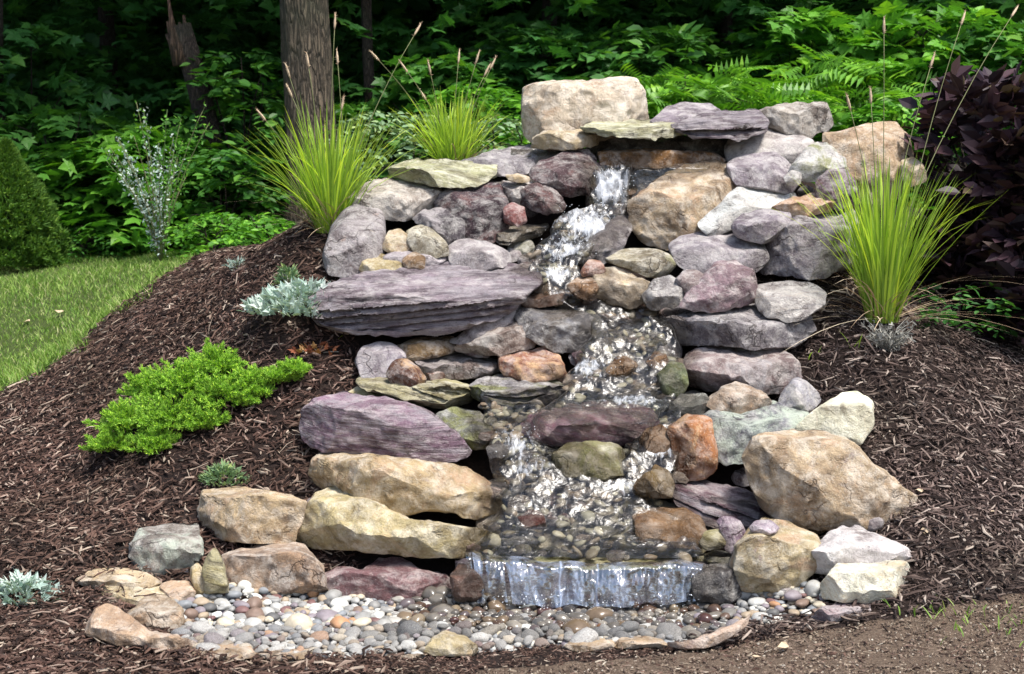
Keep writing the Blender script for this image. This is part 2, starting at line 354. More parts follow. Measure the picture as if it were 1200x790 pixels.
nx, ny = len(gx), len(gy); ii = (np.arange(ny - 1)[:, None] * nx + np.arange(nx - 1)[None]).ravel()
L = np.stack([ii, ii + 1, ii + nx + 1, ii + nx], 1)
Vn = Vg.copy(); nearm = (np.abs(Vg[:, 0]) < 3.3) & (Vg[:, 1] > 3.8) & (Vg[:, 1] < 9.6)
Vn[nearm, 2] += .010 * fbm(Vg[nearm] * 20, 5, 2)
ground = mesh_from('ground', Vn, L.ravel(), np.full(len(L), 4), GROUND, True, None, {'lawn': ('FLOAT', lawn_m), 'soil': ('FLOAT', soil_m)})
tag(ground, kind='structure')

# ------------------------------------------------------------------ rocks
ROCKS = []
def rock(name, label, mat, colr, pts, r=.65, T=None, d=None, n=3.2, cut=5, amp=.10, strata=0, sang=0.0, round_=0, cat=None, group=None, under=0.0, fix=False):
    pts = np.array(pts, float); pc = (pts.max(0) + pts.min(0)) / 2; pts = pc + (pts - pc) * (1.045 + 2.0 / (pts.max(0) - pts.min(0) + 20)); seed = len(ROCKS) * 7 + 11; rg = np.random.default_rng(seed)
    wpx = pts[:, 0].max() - pts[:, 0].min(); hpx = pts[:, 1].max() - pts[:, 1].min()
    if d is None: d = D(pts[:, 1].max() - 4)
    wm = wpx / F * d; hm = hpx / F * d
    if T is None: T = max(min(.75 * wm, .9 * hm + .3 * wm), .05)
    bx = np.linspace(pts[:, 0].min() + .25 * wpx, pts[:, 0].max() - .25 * wpx, 3); gd = min(G(b, pts[:, 1].max() - 2)[1] for b in bx)
    if fix: gd = 99
    d = min(d, gd - .03 - .12 * min(T, .4)); gt = min(G(b, pts[:, 1].min() + .15 * hpx)[1] for b in bx)
    if gt < d + T and not fix: T2 = max(gt - d, .3 * T); d = min(d, gt - T2 - .01); T = T2
    M = int(np.clip(wpx * 1.1, 40, 190)); Kr = max(M // 4, 9)
    # resample the outline
    q = np.vstack([pts, pts[:1]]); sl = np.r_[0, np.cumsum(np.linalg.norm(np.diff(q, axis=0), axis=1))]
    s = np.linspace(0, sl[-1], M, endpoint=False); o = np.stack([np.interp(s, sl, q[:, 0]), np.interp(s, sl, q[:, 1])], 1)
    for _ in range(1 + round_ + (M // 60 if round_ else 0)): o = .25 * np.roll(o, 1, 0) + .5 * o + .25 * np.roll(o, -1, 0)
    area = .5 * np.sum(o[:, 0] * np.roll(o[:, 1], -1) - np.roll(o[:, 0], -1) * o[:, 1])
    if area > 0: o = o[::-1]
    c = o.mean(0); c = .5 * c + .5 * (o.max(0) + o.min(0)) / 2
    top, bot = o[:, 1].min(), o[:, 1].max()
    tt = np.linspace(0, 1, Kr + 1)[1:]; sF = np.sin(tt * math.pi / 2)
    rings = [(x, 1) for x in sF] + [(x, -1) for x in sF[-2::-1]]
    prof = lambda x: max(1 - x ** n, 0) ** (1 / n)
    Vs = []; vv = [np.full(1, .5)]
    def depth(pp, x, side):
        v = np.clip((bot - pp[:, 1]) / (bot - top), 0, 1)
        wob = .05 * np.sin(pp[:, 0] / max(wpx, 1) * 9 + seed)
        mid = (v - .5) * T * .9
        rr = np.clip(r + wob, .05, .98)
        if side > 0: f = np.where(v < rr, -T / 2 + .12 * T * (v / rr), -T * .38 + (v - rr) / (1 - rr + 1e-6) * T * .88)
        else: f = np.where(v > .3, T / 2, -T / 2 + v / .3 * T)
        return d + T / 2 + mid + (f - mid) * prof(x)
    cc = c[None]; Vs.append(P(cc[:, 0], cc[:, 1], depth(cc, 0, 1)))
    for x, sd_ in rings:
        pp = c + (o - c) * x; Vs.append(P(pp[:, 0], pp[:, 1], depth(pp, x, sd_))); vv.append((bot - pp[:, 1]) / (bot - top))
    Vs.append(P(cc[:, 0], cc[:, 1], depth(cc, 0, -1)))
    V = np.concatenate(Vs); nr = len(rings)
    size = (wm * hm * T) ** (1 / 3); ctr = V.mean(0)
    sc = 1.0 / max(size, .03)
    so_ = np.array([seed * 1.7, seed * .3, 0])
    amp = amp if round_ else amp * .75
    disp = np.stack([fbm(V * sc * 1.4 + so_, 11, 3), fbm(V * sc * 1.4 + so_, 29, 3), fbm(V * sc * 1.4 + so_, 53, 3)], 1) * size * amp * .55
    # angular dents: ridged noise
    rd = 1 - np.abs(vnoise(V * sc * 2.6 + so_, 71)); disp[:, 1] += (rd - .6) * size * amp * .8
    V = V + disp
    # chipped planes
    ncut = cut if round_ else cut * 3
    for k_ in range(ncut):
        nv = rg.normal(size=3); nv[1] = -abs(nv[1]) - (1.1 if k_ % 4 else .5); nv /= np.linalg.norm(nv)
        pj = (V - ctr) @ nv; h = pj.max(); cth = h - rg.uniform(.03, .16 if ncut < 8 else .13) * (h - pj.min())
        ex = np.maximum(pj - cth, 0); V = V - nv[None] * (ex * .96)[:, None]
    m4 = V * 34 + so_; disp = np.stack([vnoise(m4, 5), vnoise(m4, 6), vnoise(m4, 7)], 1) * min(.007, size * .035) * (.4 if round_ else 1)
    V = V + disp
    if strata:
        hgt = (V[:, 2] - ctr[2]) * math.cos(sang) + (V[:, 0] - ctr[0]) * math.sin(sang) + .012 * fbm(V * 4 + so_, 91, 3)
        ph = hgt / strata; led = (ph - np.floor(ph)); jit = _hash(np.floor(ph), np.floor(ph) * 0, np.floor(ph) * 0, seed) - .5
        isf = np.zeros(len(V)); isf[:1 + M * (Kr - 1)] = 1; isf[:-1] *= np.clip((r + .04 - np.concatenate(vv)) / .08, .06, 1)
        V[:, 1] += isf * ((led ** 2) * strata * .9 + jit * strata * 1.8 * (fbm(V * 4 + so_, 33, 2) * .5 + .8))
    L = []; S = []
    j = np.arange(M); k = (j + 1) % M
    tri = np.stack([np.zeros(M, int), 1 + j, 1 + k], 1); L.append(tri.ravel()); S.append(np.full(M, 3))
    for i in range(nr - 1):
        a = 1 + i * M; b = a + M
        L.append(np.stack([a + j, b + j, b + k, a + k], 1).ravel()); S.append(np.full(M, 4))
    a = 1 + (nr - 1) * M; e = a + M
    L.append(np.stack([a + j, np.full(M, e), a + k], 1).ravel()); S.append(np.full(M, 3))
    L = np.concatenate(L); S = np.concatenate(S)
    org = np.array([ctr[0], ctr[1], V[:, 2].min()])
    ob = mesh_from(name, V - org, L, S, RM[mat]); ob.location = org; ob.data.set_sharp_from_angle(angle=R_(70 if round_ else 24))
    mu = sum(colr) / 3; cs = [max(.02, (mu + (x - mu) * 1.16) * .84) for x in colr]; ob.color = (cs[0], cs[1] * (1.0 if mat in ('sand', 'cream', 'yellow') else .96), cs[2] * (.88 if mat in ('sand', 'cream', 'yellow') else .97), 1)
    tag(ob, label, cat or name.split('_')[-1], group)
    ROCKS.append(ob); return ob

LAV = (.30, .27, .30); GRY = (.34, .33, .33); LGRY = (.48, .46, .44); TAN = (.50, .39, .27); LTAN = (.58, .48, .35); PURP = (.235, .165, .195)
CRM = (.66, .58, .44); YEL = (.50, .48, .31); RUST = (.42, .20, .09); DRED = (.17, .09, .09); DGR = (.16, .15, .16); PNK = (.40, .29, .28); WHT = (.62, .63, .60); OLV = (.34, .33, .20)
# --- crown of the fall
rock('boulder', 'big upright tan and pink block crowning the waterfall', 'sand', (.78, .68, .60), [(616,106),(627,101),(660,97),(700,95),(728,92),(745,94),(754,110),(757,140),(756,156),(700,165),(660,172),(625,172),(616,168)], r=.93, T=.32, d=7.25, n=6, cut=3, amp=.05)
rock('stone_slab', 'small tan slab tucked under the upright crowning block', 'cream', LTAN, [(625,163),(640,155),(668,151),(695,153),(701,160),(698,170),(660,177),(635,180),(625,172)], r=.7, d=7.02, T=.3)
rock('boulder', 'smooth grey mound of stone behind the two capstones', 'lav', LAV, [(762,140),(780,125),(800,119),(830,122),(850,133),(860,145),(840,152),(780,152)], r=.4, d=7.15, T=.35, round_=2)
rock('capstone', 'yellowish flat capstone bridging the top spout', 'yellow', (.60, .60, .42), [(684,150),(700,143),(740,141),(800,142),(832,149),(800,160),(760,162),(720,157),(690,155)], r=.35, d=6.83, T=.5, amp=.03, cut=2)
rock('capstone', 'purple grey flat capstone beside the yellowish one', 'slate', (.27, .235, .26), [(788,147),(820,135),(850,130),(885,129),(898,142),(896,155),(870,161),(830,160),(798,160)], r=.45, d=6.82, T=.5, amp=.05, strata=.03)
rock('boulder', 'grey tan block right of the purple grey capstone', 'granite', (.44, .41, .35), [(892,130),(925,122),(965,121),(973,140),(970,155),(960,164),(930,160),(895,150)], r=.75, d=7.15, n=5)
rock('boulder', 'wide grey white boulder behind the top right of the pile', 'granite', LGRY, [(849,175),(865,158),(890,148),(920,150),(950,162),(956,178),(948,194),(930,200),(900,194),(875,190),(855,192)], r=.4, d=6.95, round_=2)
rock('boulder', 'tall tan boulder with a pale face at the top right', 'sand', (.60, .46, .35), [(970,160),(1000,150),(1025,145),(1045,143),(1062,155),(1068,180),(1062,210),(1045,238),(1010,244),(985,236),(975,205),(968,180)], r=.85, d=6.75, cut=6)
rock('stone', 'cream tan stone peeking out right of the tall tan boulder', 'cream', TAN, [(1056,190),(1070,184),(1084,196),(1086,212),(1070,220),(1058,212)], r=.7, d=6.75)
rock('stone', 'white stone patched with brown moss near the top right', 'moss', WHT, [(926,198),(940,178),(955,165),(975,165),(1000,185),(995,202),(960,215),(935,218)], r=.55, d=6.75)
rock('stone', 'dark purple wedge stone under the moss patched white one', 'red', (.20, .16, .18), [(957,215),(970,200),(990,198),(1003,215),(1002,240),(975,248),(958,236)], r=.8, d=6.65)
rock('stone', 'small white stone beside the lavender rounded boulder', 'granite', WHT, [(918,208),(927,200),(939,204),(938,216),(924,219)], r=.6, d=6.72)
rock('boulder', 'lavender rounded boulder below the wide grey white boulder', 'lav', (.36, .33, .36), [(853,192),(880,181),(905,178),(925,190),(934,210),(926,226),(895,224),(872,228),(858,212)], r=.6, d=6.75, round_=2)
rock('stone_ledge', 'wet orange brown ledge under the capstones where water spills', 'rust', (.34, .20, .09), [(704,178),(770,176),(835,179),(846,186),(838,196),(760,196),(706,193)], r=.93, d=6.98, T=.25, n=6, cut=1, amp=.04, cat='ledge', fix=True)
rock('boulder', 'filler boulder coloured with the shade at the back of the spout cavity', 'wet', (.05, .045, .04), [(695,158),(780,160),(880,160),(880,196),(780,192),(690,186)], r=.9, d=7.2, T=.3, cut=1, fix=True)  # filler; its near black colour paints the shade of the cavity
rock('stone', 'dark purple brown stone left of the top spout', 'red', (.12, .08, .085), [(623,200),(635,190),(660,180),(690,177),(699,190),(698,215),(692,232),(670,238),(655,230),(635,214),(622,208)], r=.55, d=6.78, T=.35)
rock('stone_slab', 'grey lavender slab sloping down left of the spout', 'lav', (.36, .35, .37), [(543,189),(580,178),(615,171),(632,178),(642,186),(625,197),(600,208),(575,206),(560,201)], r=.4, d=6.95, T=.5, amp=.05)
rock('flagstone', 'pale yellow green flagstone on the upper left wall', 'yellow', (.52, .52, .36), [(458,198),(480,187),(530,188),(579,195),(578,207),(545,214),(515,219),(490,213),(460,207)], r=.38, d=6.72, T=.5, amp=.03, cut=2, n=5)
rock('stone', 'small flat tan stone wedged below the grey lavender slab', 'cream', TAN, [(592,206),(605,203),(620,207),(620,214),(600,214)], r=.6, d=6.86)
rock('stone', 'grey brown stone left of the dark purple spout stone', 'granite', (.28, .24, .22), [(588,214),(605,211),(625,214),(628,232),(612,242),(592,236)], r=.6, d=6.84)
rock('stone', 'dull purple brown stone under the dark spout stone', 'red', (.13, .09, .09), [(608,222),(630,214),(650,222),(662,240),(655,252),(625,252),(610,240)], r=.6, d=6.75)
rock('stone', 'brick red stone at the edge of the upper rapids', 'red', (.28, .13, .12), [(590,246),(600,238),(614,243),(617,260),(604,269),(592,262)], r=.7, d=6.68)
rock('stone_slab', 'thin greenish layered stone beside the upper rapids', 'wet', (.20, .17, .11), [(575,276),(600,265),(640,262),(645,270),(620,281),(590,286)], r=.5, d=6.6, T=.3, strata=.02)
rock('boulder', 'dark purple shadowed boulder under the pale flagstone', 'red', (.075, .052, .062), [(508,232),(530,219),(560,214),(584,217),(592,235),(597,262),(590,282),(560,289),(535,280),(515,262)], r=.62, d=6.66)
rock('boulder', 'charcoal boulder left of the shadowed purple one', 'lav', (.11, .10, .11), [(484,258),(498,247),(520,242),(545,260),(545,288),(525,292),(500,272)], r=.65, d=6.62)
rock('boulder', 'white grey and orange angular boulder on the upper left', 'granite', (.58, .54, .47), [(410,230),(425,218),(450,210),(485,211),(512,219),(520,235),(512,248),(490,254),(470,264),(458,267),(447,257),(440,247),(412,245)], r=.5, d=6.6, cut=7, T=.45)
rock('boulder', 'grey rounded boulder leaning at the upper left end', 'lav', (.34, .32, .32), [(378,300),(385,270),(400,252),(415,245),(440,246),(449,258),(450,282),(445,303),(430,318),(400,323),(383,320)], r=.62, d=6.42, round_=2, T=.4)
rock('stone', 'cream rounded stone below the angular upper left boulder', 'cream', (.62, .58, .48), [(477,272),(490,264),(505,269),(523,285),(526,298),(510,303),(490,298),(478,285)], r=.6, d=6.5, round_=1)
rock('stone', 'pinkish tan stone left of the cream rounded stone', 'sand', LTAN, [(448,290),(456,273),(470,268),(480,280),(482,298),(462,302)], r=.7, d=6.52)
rock('stone', 'pale lavender stone lying behind the layered purple slab', 'lav', (.50, .47, .50), [(452,300),(470,290),(505,290),(528,300),(526,316),(480,316),(455,312)], r=.5, d=6.44)
rock('stone', 'yellow tan stone by the silvery plant behind the layered slab', 'cream', (.56, .47, .30), [(417,310),(430,300),(455,299),(472,308),(470,326),(430,326)], r=.6, d=6.4)
rock('stone', 'small brown stone behind the layered purple slab', 'sand', (.34, .23, .15), [(472,304),(484,296),(498,302),(496,318),(475,318)], r=.6, d=6.42)
rock('stone', 'lavender grey stone by the rapids behind the layered slab', 'lav', (.36, .34, .34), [(522,292),(540,281),(570,282),(592,294),(598,310),(560,318),(530,314)], r=.55, d=6.42, round_=1)
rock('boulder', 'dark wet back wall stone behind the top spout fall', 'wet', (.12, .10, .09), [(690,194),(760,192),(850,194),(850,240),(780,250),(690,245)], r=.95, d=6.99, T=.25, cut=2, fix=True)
rock('boulder', 'filler boulder with gap shade in its colour under the small tan slab', 'wet', (.10, .085, .075), [(598,176),(630,172),(690,174),(700,215),(650,225),(600,212)], r=.8, d=7.12, T=.3, cut=3, fix=True)  # added filler, dark colour stands in for the shade of the gap
rock('boulder', 'filler boulder coloured as shade behind the grey brown stone of the upper left wall', 'wet', (.09, .075, .07), [(500,214),(560,208),(630,206),(640,250),(600,268),(520,250)], r=.8, d=7.0, T=.3, cut=3, fix=True)  # added filler, coloured dark to paint shade between the wall stones
# --- left wall
rock('stone_slab', 'large layered purple grey slab jutting over the left bank', 'slate', (.33, .285, .315), [(368,350),(385,335),(420,322),(470,312),(540,308),(600,312),(628,320),(631,333),(612,346),(598,361),(570,374),(530,387),(500,398),(480,396),(450,389),(420,389),(380,379),(370,366)], r=.52, d=5.95, T=.62, strata=.030, sang=-.12, n=5, amp=.06, cut=2)
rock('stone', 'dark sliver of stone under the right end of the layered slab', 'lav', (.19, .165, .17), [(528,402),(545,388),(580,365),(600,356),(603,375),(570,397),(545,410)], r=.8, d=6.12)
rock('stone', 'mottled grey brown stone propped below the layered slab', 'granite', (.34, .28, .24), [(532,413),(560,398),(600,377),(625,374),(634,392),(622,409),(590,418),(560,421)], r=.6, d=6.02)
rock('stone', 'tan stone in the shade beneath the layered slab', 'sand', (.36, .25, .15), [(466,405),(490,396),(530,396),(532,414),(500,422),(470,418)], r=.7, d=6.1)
rock('boulder', 'wet grey boulder with water running off it mid stream', 'wet', (.20, .205, .215), [(600,360),(615,351),(650,357),(680,368),(701,374),(705,395),(692,412),(660,421),(635,408),(612,393),(601,372)], r=.5, d=6.02, T=.42)
rock('stone', 'rounded lavender stone above the rust brown one', 'lav', (.42, .39, .44), [(417,422),(425,406),(440,400),(460,402),(476,415),(480,432),(470,441),(425,441)], r=.55, d=5.98, round_=2)
rock('stone', 'rust brown angular stone resting on the yellow slab', 'rust', (.13, .065, .045), [(452,440),(462,424),(475,421),(488,430),(499,443),(495,457),(470,452),(456,448)], r=.6, d=5.83, T=.13)
rock('stone_slab', 'grey brown flat slab behind the long yellow slab', 'lav', (.33, .28, .25), [(482,426),(500,417),(540,413),(580,419),(596,428),(562,440),(535,450),(500,444)], r=.45, d=5.95, T=.45)
rock('boulder', 'rust red boulder at the left of the mid stream', 'rust', (.34, .17, .115), [(584,418),(610,412),(635,409),(655,419),(664,438),(658,450),(600,448),(588,434)], r=.5, d=5.95)
rock('stone_slab', 'long yellow green slab with pale broken end', 'yellow', (.50, .46, .29), [(420,449),(428,437),(455,439),(480,452),(520,444),(547,451),(552,470),(537,483),(500,478),(460,465),(425,454)], r=.62, d=5.76, T=.42, strata=.03, sang=.35, amp=.05, n=5, cut=2)
rock('stone', 'thin yellow stone peeking from under the long yellow slab', 'cream', (.55, .47, .28), [(408,462),(425,452),(470,468),(485,480),(440,478),(415,472)], r=.5, d=5.82, T=.3)
rock('stone_slab', 'grey slab with green lichen edge mid stream left', 'moss', (.36, .36, .36), [(550,457),(565,447),(585,440),(620,440),(655,445),(667,455),(662,469),(620,477),(580,479),(558,471)], r=.48, d=5.72, T=.4, strata=.04)
rock('boulder', 'dark green grey boulder half hidden at the left bank of the stream', 'moss', (.19, .20, .18), [(512,490),(530,480),(560,480),(575,500),(580,520),(562,535),(530,525)], r=.5, d=5.62)
rock('boulder', 'long purple boulder lying on the tan wall stones', 'slate', (.33, .23, .29), [(346,502),(355,480),(375,467),(405,461),(450,467),(500,484),(535,509),(556,530),(560,541),(540,549),(500,545),(430,535),(380,527),(355,517)], r=.72, d=5.38, T=.5, n=3.5, amp=.07, cut=6)
rock('boulder', 'tan boulder with rusty right end under the long purple one', 'sand', (.56, .44, .30), [(364,567),(372,540),(385,526),(420,527),(460,538),(500,543),(540,551),(570,569),(582,590),(579,617),(560,616),(530,603),(500,598),(470,604),(430,596),(400,590),(383,580)], r=.80, d=5.22, T=.55, n=4.5, amp=.06, cut=5)
rock('boulder', 'long cream yellow boulder at the foot of the left wall', 'cream', (.60, .51, .33), [(349,630),(360,600),(375,580),(395,570),(420,577),(450,594),(480,609),(540,617),(577,624),(586,637),(567,648),(540,657),(480,654),(420,645),(365,642)], r=.74, d=5.08, T=.42, n=4, amp=.05, cut=4)
rock('boulder', 'backing rock with shade put into its colour beneath the cream yellow boulder', 'wet', (.06, .05, .045), [(352,640),(420,645),(480,652),(560,655),(565,690),(480,700),(390,700),(350,690)], r=.9, d=5.30, T=.25, cut=2, fix=True)  # backing stone; the shade under the boulder is put into its colour
rock('boulder', 'dusky red boulder behind the pebbles at the foot of the wall', 'red', (.30, .18, .185), [(382,674),(400,662),(425,664),(445,653),(470,653),(490,667),(520,675),(545,692),(530,704),(430,704),(390,700)], r=.65, d=5.1, T=.3)
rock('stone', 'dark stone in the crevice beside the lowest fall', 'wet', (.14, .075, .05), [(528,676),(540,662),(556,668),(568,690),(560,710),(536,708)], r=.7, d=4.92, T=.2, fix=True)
rock('boulder', 'tan block with pale flat top at the left end of the wall', 'sand', (.60, .47, .34), [(232,612),(240,575),(280,572),(320,577),(358,590),(352,610),(344,633),(320,639),(280,636),(238,634)], r=.78, d=5.2, T=.42, n=6, amp=.05, cut=4)
rock('boulder', 'grey stone with a green lichen patch at the left', 'lichen', (.34, .32, .28), [(152,642),(165,620),(200,617),(232,617),(238,645),(227,667),(200,681),(175,675),(155,662)], r=.6, d=5.08, T=.35, n=4)
rock('boulder', 'tan and purple boulder under the pale topped block', 'sand', (.46, .36, .31), [(262,652),(290,643),(320,637),(355,641),(373,665),(378,695),(340,702),(300,698),(280,702),(268,690)], r=.72, d=5.03, T=.38)
rock('stone', 'upright yellowish wedge stone beside the pebbles', 'yellow', (.50, .44, .27), [(240,665),(246,648),(254,643),(262,662),(269,700),(255,706),(240,702)], r=.9, d=4.96, T=.12, n=5)
rock('stone', 'narrow tan stone leaning left of the yellowish wedge', 'cream', (.55, .44, .28), [(222,668),(232,660),(241,672),(242,702),(230,700)], r=.9, d=4.97, T=.1)
# --- flat tan stones at the left end of the pebble bed
rock('flat_stone', 'pale flat stone nearest the silvery plant at the pool edge', 'cream', (.62, .50, .38), [(88,682),(105,668),(140,665),(170,672),(188,685),(170,695),(120,694),(95,692)], r=.3, d=5.0, T=.25, cat='stone')
rock('flat_stone', 'cream flat stone in the middle of the left pool edge', 'cream', (.66, .56, .40), [(112,690),(150,684),(195,686),(215,697),(200,708),(150,712),(118,706)], r=.3, d=4.93, T=.22, cat='stone')
rock('flat_stone', 'pinkish tan flat stone below the green lichen patched stone', 'sand', (.62, .47, .38), [(186,690),(200,680),(222,682),(230,696),(225,708),(200,710)], r=.4, d=4.92, T=.18, cat='stone')
rock('stone', 'domed pale tan stone at the left corner of the pebbles', 'sand', (.58, .47, .38), [(146,738),(152,718),(172,700),(195,698),(212,712),(214,735),(190,745),(165,745)], r=.45, d=4.7, T=.25)
rock('flat_stone', 'sloping pinkish edge stone at the left front corner', 'sand', (.58, .43, .34), [(94,740),(110,718),(128,708),(150,720),(175,740),(230,752),(235,768),(180,762),(130,752)], r=.3, d=4.55, T=.25, cat='stone')
edge = [((225,754,300,774), 'tan edging flagstone at the front left of the pebbles', .55), ((296,757,372,774), 'pale orange edging flagstone left of the front centre', .5), ((372,762,450,771), 'thin grey tan edging flagstone at the front', .45),
        ((455,765,500,773), 'short cream edging flagstone left of the triangular stone', .5), ((660,747,722,764), 'pinkish edging flagstone right of the front centre', .5), ((718,746,782,762), 'golden tan edging flagstone at the front right', .55)]
for (a, b, c_, e_), lb, v_ in edge:
    q_ = G((a + c_) / 2, e_)[1] - .07
    rock('edging_flagstone', lb, 'sand', (v_, v_ * .76, v_ * .56), [(a, e_ - 5), (a + 12, b + 2), ((a + c_) / 2, b), (c_ - 8, b + 3), (c_, e_ - 6), (c_ - 12, e_), (a + 14, e_)], r=.35, d=q_, T=.16, fix=True, cat='flagstone', group='flagstones edging the pebble bed', amp=.06)
rock('stone', 'pale triangular stone standing at the front of the pebbles', 'cream', (.56, .47, .32), [(496,764),(508,745),(524,738),(545,748),(562,760),(556,770),(515,772)], r=.7, d=4.5, T=.14)
rock('edging_flagstone', 'long thin pinkish flagstone curving along the right front edge', 'sand', (.56, .43, .38), [(780,757),(815,748),(850,735),(880,722),(886,727),(860,744),(830,757),(795,764)], r=.4, d=4.58, T=.12, cat='flagstone', amp=.04)
rock('flat_stone', 'pinkish lavender flat stone at the right end of the pebbles', 'lav', (.50, .41, .42), [(950,728),(965,712),(990,706),(1020,710),(1018,720),(990,730),(965,733)], r=.35, d=4.75, T=.2, cat='stone')
# --- right bank, top to bottom
rock('boulder', 'big tan boulder with a dusky cap right of the top spout', 'sand', (.58, .46, .35), [(740,235),(770,212),(805,196),(840,193),(868,200),(884,215),(876,232),(858,254),(830,268),(805,276),(788,295),(765,302),(750,290),(740,264)], r=.62, d=6.5, T=.5, cut=6)
rock('boulder', 'greenish white boulder sloping between grey stones on the right', 'granite', (.78, .84, .80), [(823,262),(850,240),(870,218),(885,210),(905,212),(940,230),(925,244),(900,252),(875,258),(860,270),(838,274)], r=.45, d=6.55, round_=1)
rock('stone', 'orange tan wedge stone above the big dark triangular boulder', 'sand', (.48, .31, .22), [(903,243),(930,232),(955,226),(974,228),(978,244),(950,254),(925,256)], r=.5, d=6.55)
rock('boulder', 'big dusky grey triangular boulder behind the right grass clump', 'lav', (.27, .245, .26), [(884,334),(890,310),(905,285),(925,260),(935,247),(960,245),(998,247),(1015,265),(1008,305),(965,328),(930,336)], r=.75, d=6.3, T=.5, cut=4)
rock('stone', 'purple grey oval stone on the greenish white boulder', 'lav', (.32, .29, .33), [(859,264),(870,250),(895,245),(925,250),(928,263),(917,277),(900,289),(880,285),(865,277)], r=.6, d=6.42, round_=2)
rock('boulder', 'broad smooth grey boulder right of the stream', 'lav', (.34, .32, .34), [(783,287),(800,270),(830,263),(865,264),(892,280),(900,302),(887,318),(850,324),(810,320),(790,308)], r=.5, d=6.32, round_=2, T=.42)
rock('stone', 'flat grey stone splitting the upper rapids', 'wet', (.28, .26, .26), [(671,304),(690,280),(720,256),(742,250),(738,272),(727,292),(702,311),(680,316)], r=.45, d=6.48, T=.3)
rock('stone', 'olive oval stone beside the upper rapids', 'moss', (.46, .43, .30), [(712,304),(725,294),(750,290),(780,297),(790,310),(782,323),(760,328),(735,317)], r=.55, d=6.3, round_=2)
rock('stone', 'cream stone with pink base at the bend of the stream', 'cream', (.62, .53, .44), [(690,328),(715,314),(740,319),(762,332),(760,351),(740,364),(715,360),(697,347)], r=.55, d=6.18, cut=6)
rock('stone', 'orange tan stone left of the cream stone at the bend', 'rust', (.48, .31, .17), [(664,336),(680,324),(695,322),(702,338),(697,354),(676,350)], r=.6, d=6.22)
rock('stone', 'small brick coloured stone above the orange tan one', 'rust', (.34, .19, .14), [(680,318),(690,305),(704,305),(710,318),(700,326),(685,326)], r=.6, d=6.28)
rock('stone', 'speckled grey stone between the stream and the pink boulder', 'granite', (.38, .38, .37), [(752,346),(765,328),(785,321),(800,334),(804,352),(785,364),(765,366)], r=.5, d=6.15)
rock('stone', 'small brown grey stone below the broad grey boulder', 'lav', (.27, .22, .21), [(791,330),(800,319),(815,317),(827,326),(822,342),(805,347)], r=.6, d=6.18)
rock('boulder', 'purple pink pyramid boulder on the right bank', 'red', (.33, .25, .27), [(798,358),(815,335),(840,311),(860,309),(882,320),(888,342),(882,362),(840,368),(805,366)], r=.8, d=6.12, cut=7)
rock('boulder', 'pale grey boulder left of the right grass clump', 'granite', (.45, .44, .42), [(878,336),(905,329),(950,331),(970,345),(964,362),(946,373),(925,377),(900,372),(885,356)], r=.5, d=6.08, round_=1)
rock('boulder', 'wide grey boulder with a rusty end overhanging the stream', 'lav', (.27, .26, .275), [(773,372),(785,360),(830,356),(900,356),(947,368),(951,387),(932,403),(880,409),(850,406),(820,414),(800,409),(780,393)], r=.52, d=5.9, T=.5, cut=5)
rock('boulder', 'brown purple boulder under the wide overhanging grey one', 'lav', (.31, .25, .24), [(800,428),(820,411),(850,405),(910,408),(934,425),(938,447),(924,463),(905,472),(880,463),(830,461),(808,451)], r=.55, d=5.76, T=.45)
rock('stone', 'pointed blue grey stone standing at the edge of the mulch', 'granite', (.40, .40, .43), [(908,482),(918,455),(935,440),(950,451),(962,468),(947,483),(925,493)], r=.8, d=5.72, cut=7)
rock('stone', 'mossy green stone at the right edge of the stream', 'moss', (.19, .24, .13), [(770,440),(785,424),(800,428),(806,450),(798,470),(778,468)], r=.6, d=5.8)
rock('stone', 'dark speckled stone above the rust red upright stone', 'wet', (.16, .17, .14), [(783,480),(797,463),(825,462),(838,474),(832,490),(800,494)], r=.55, d=5.68)
rock('stone', 'pinkish tan stone left of the white cream stone', 'sand', (.52, .42, .36), [(826,474),(845,456),(862,450),(886,457),(902,470),(888,484),(850,490)], r=.6, d=5.66)
rock('boulder', 'white cream boulder at the edge of the right mulch', 'cream', (.92, .90, .78), [(934,502),(955,480),(985,463),(1005,459),(1019,472),(1021,497),(1006,524),(975,522),(945,516)], r=.72, d=5.5, round_=1)
rock('boulder', 'dark boulder with a pale green lichen top over a black gap', 'lichen', (.19, .20, .22), [(816,514),(830,490),(850,472),(875,467),(925,474),(947,482),(938,502),(905,516),(884,533),(872,548),(845,550),(825,534)], r=.55, d=5.42, T=.42)
rock('stone', 'rust red upright stone right of the lower stream', 'rust', (.40, .19, .09), [(784,502),(800,489),(825,488),(836,500),(840,530),(838,562),(812,570),(790,554)], r=.85, d=5.45, T=.2, n=4.5)
rock('stone', 'orange and white stone in the water left of the upright rust stone', 'rust', (.56, .38, .22), [(749,520),(758,502),(775,499),(787,508),(785,530),(766,544),(752,538)], r=.6, d=5.5)
rock('boulder', 'largest tan boulder with a broad flat face on the right', 'sand', (.57, .45, .34), [(874,537),(890,515),(930,506),(970,507),(1000,521),(1021,544),(1052,569),(1072,580),(1070,602),(1037,618),(1010,626),(960,630),(920,617),(898,594),(883,567)], r=.86, d=5.15, T=.42, n=5, amp=.06, cut=5)
rock('boulder', 'long dark purple boulder slanting under the largest tan one', 'slate', (.20, .13, .15), [(780,570),(810,562),(840,564),(877,577),(904,600),(912,618),(880,630),(862,640),(866,652),(845,646),(818,620),(790,594)], r=.7, d=5.2, T=.42, strata=.04, sang=.35)
rock('stone', 'lavender stone in front of the long dark purple boulder', 'lav', (.36, .28, .35), [(840,612),(852,605),(868,612),(876,632),(868,655),(852,648)], r=.75, d=5.12)
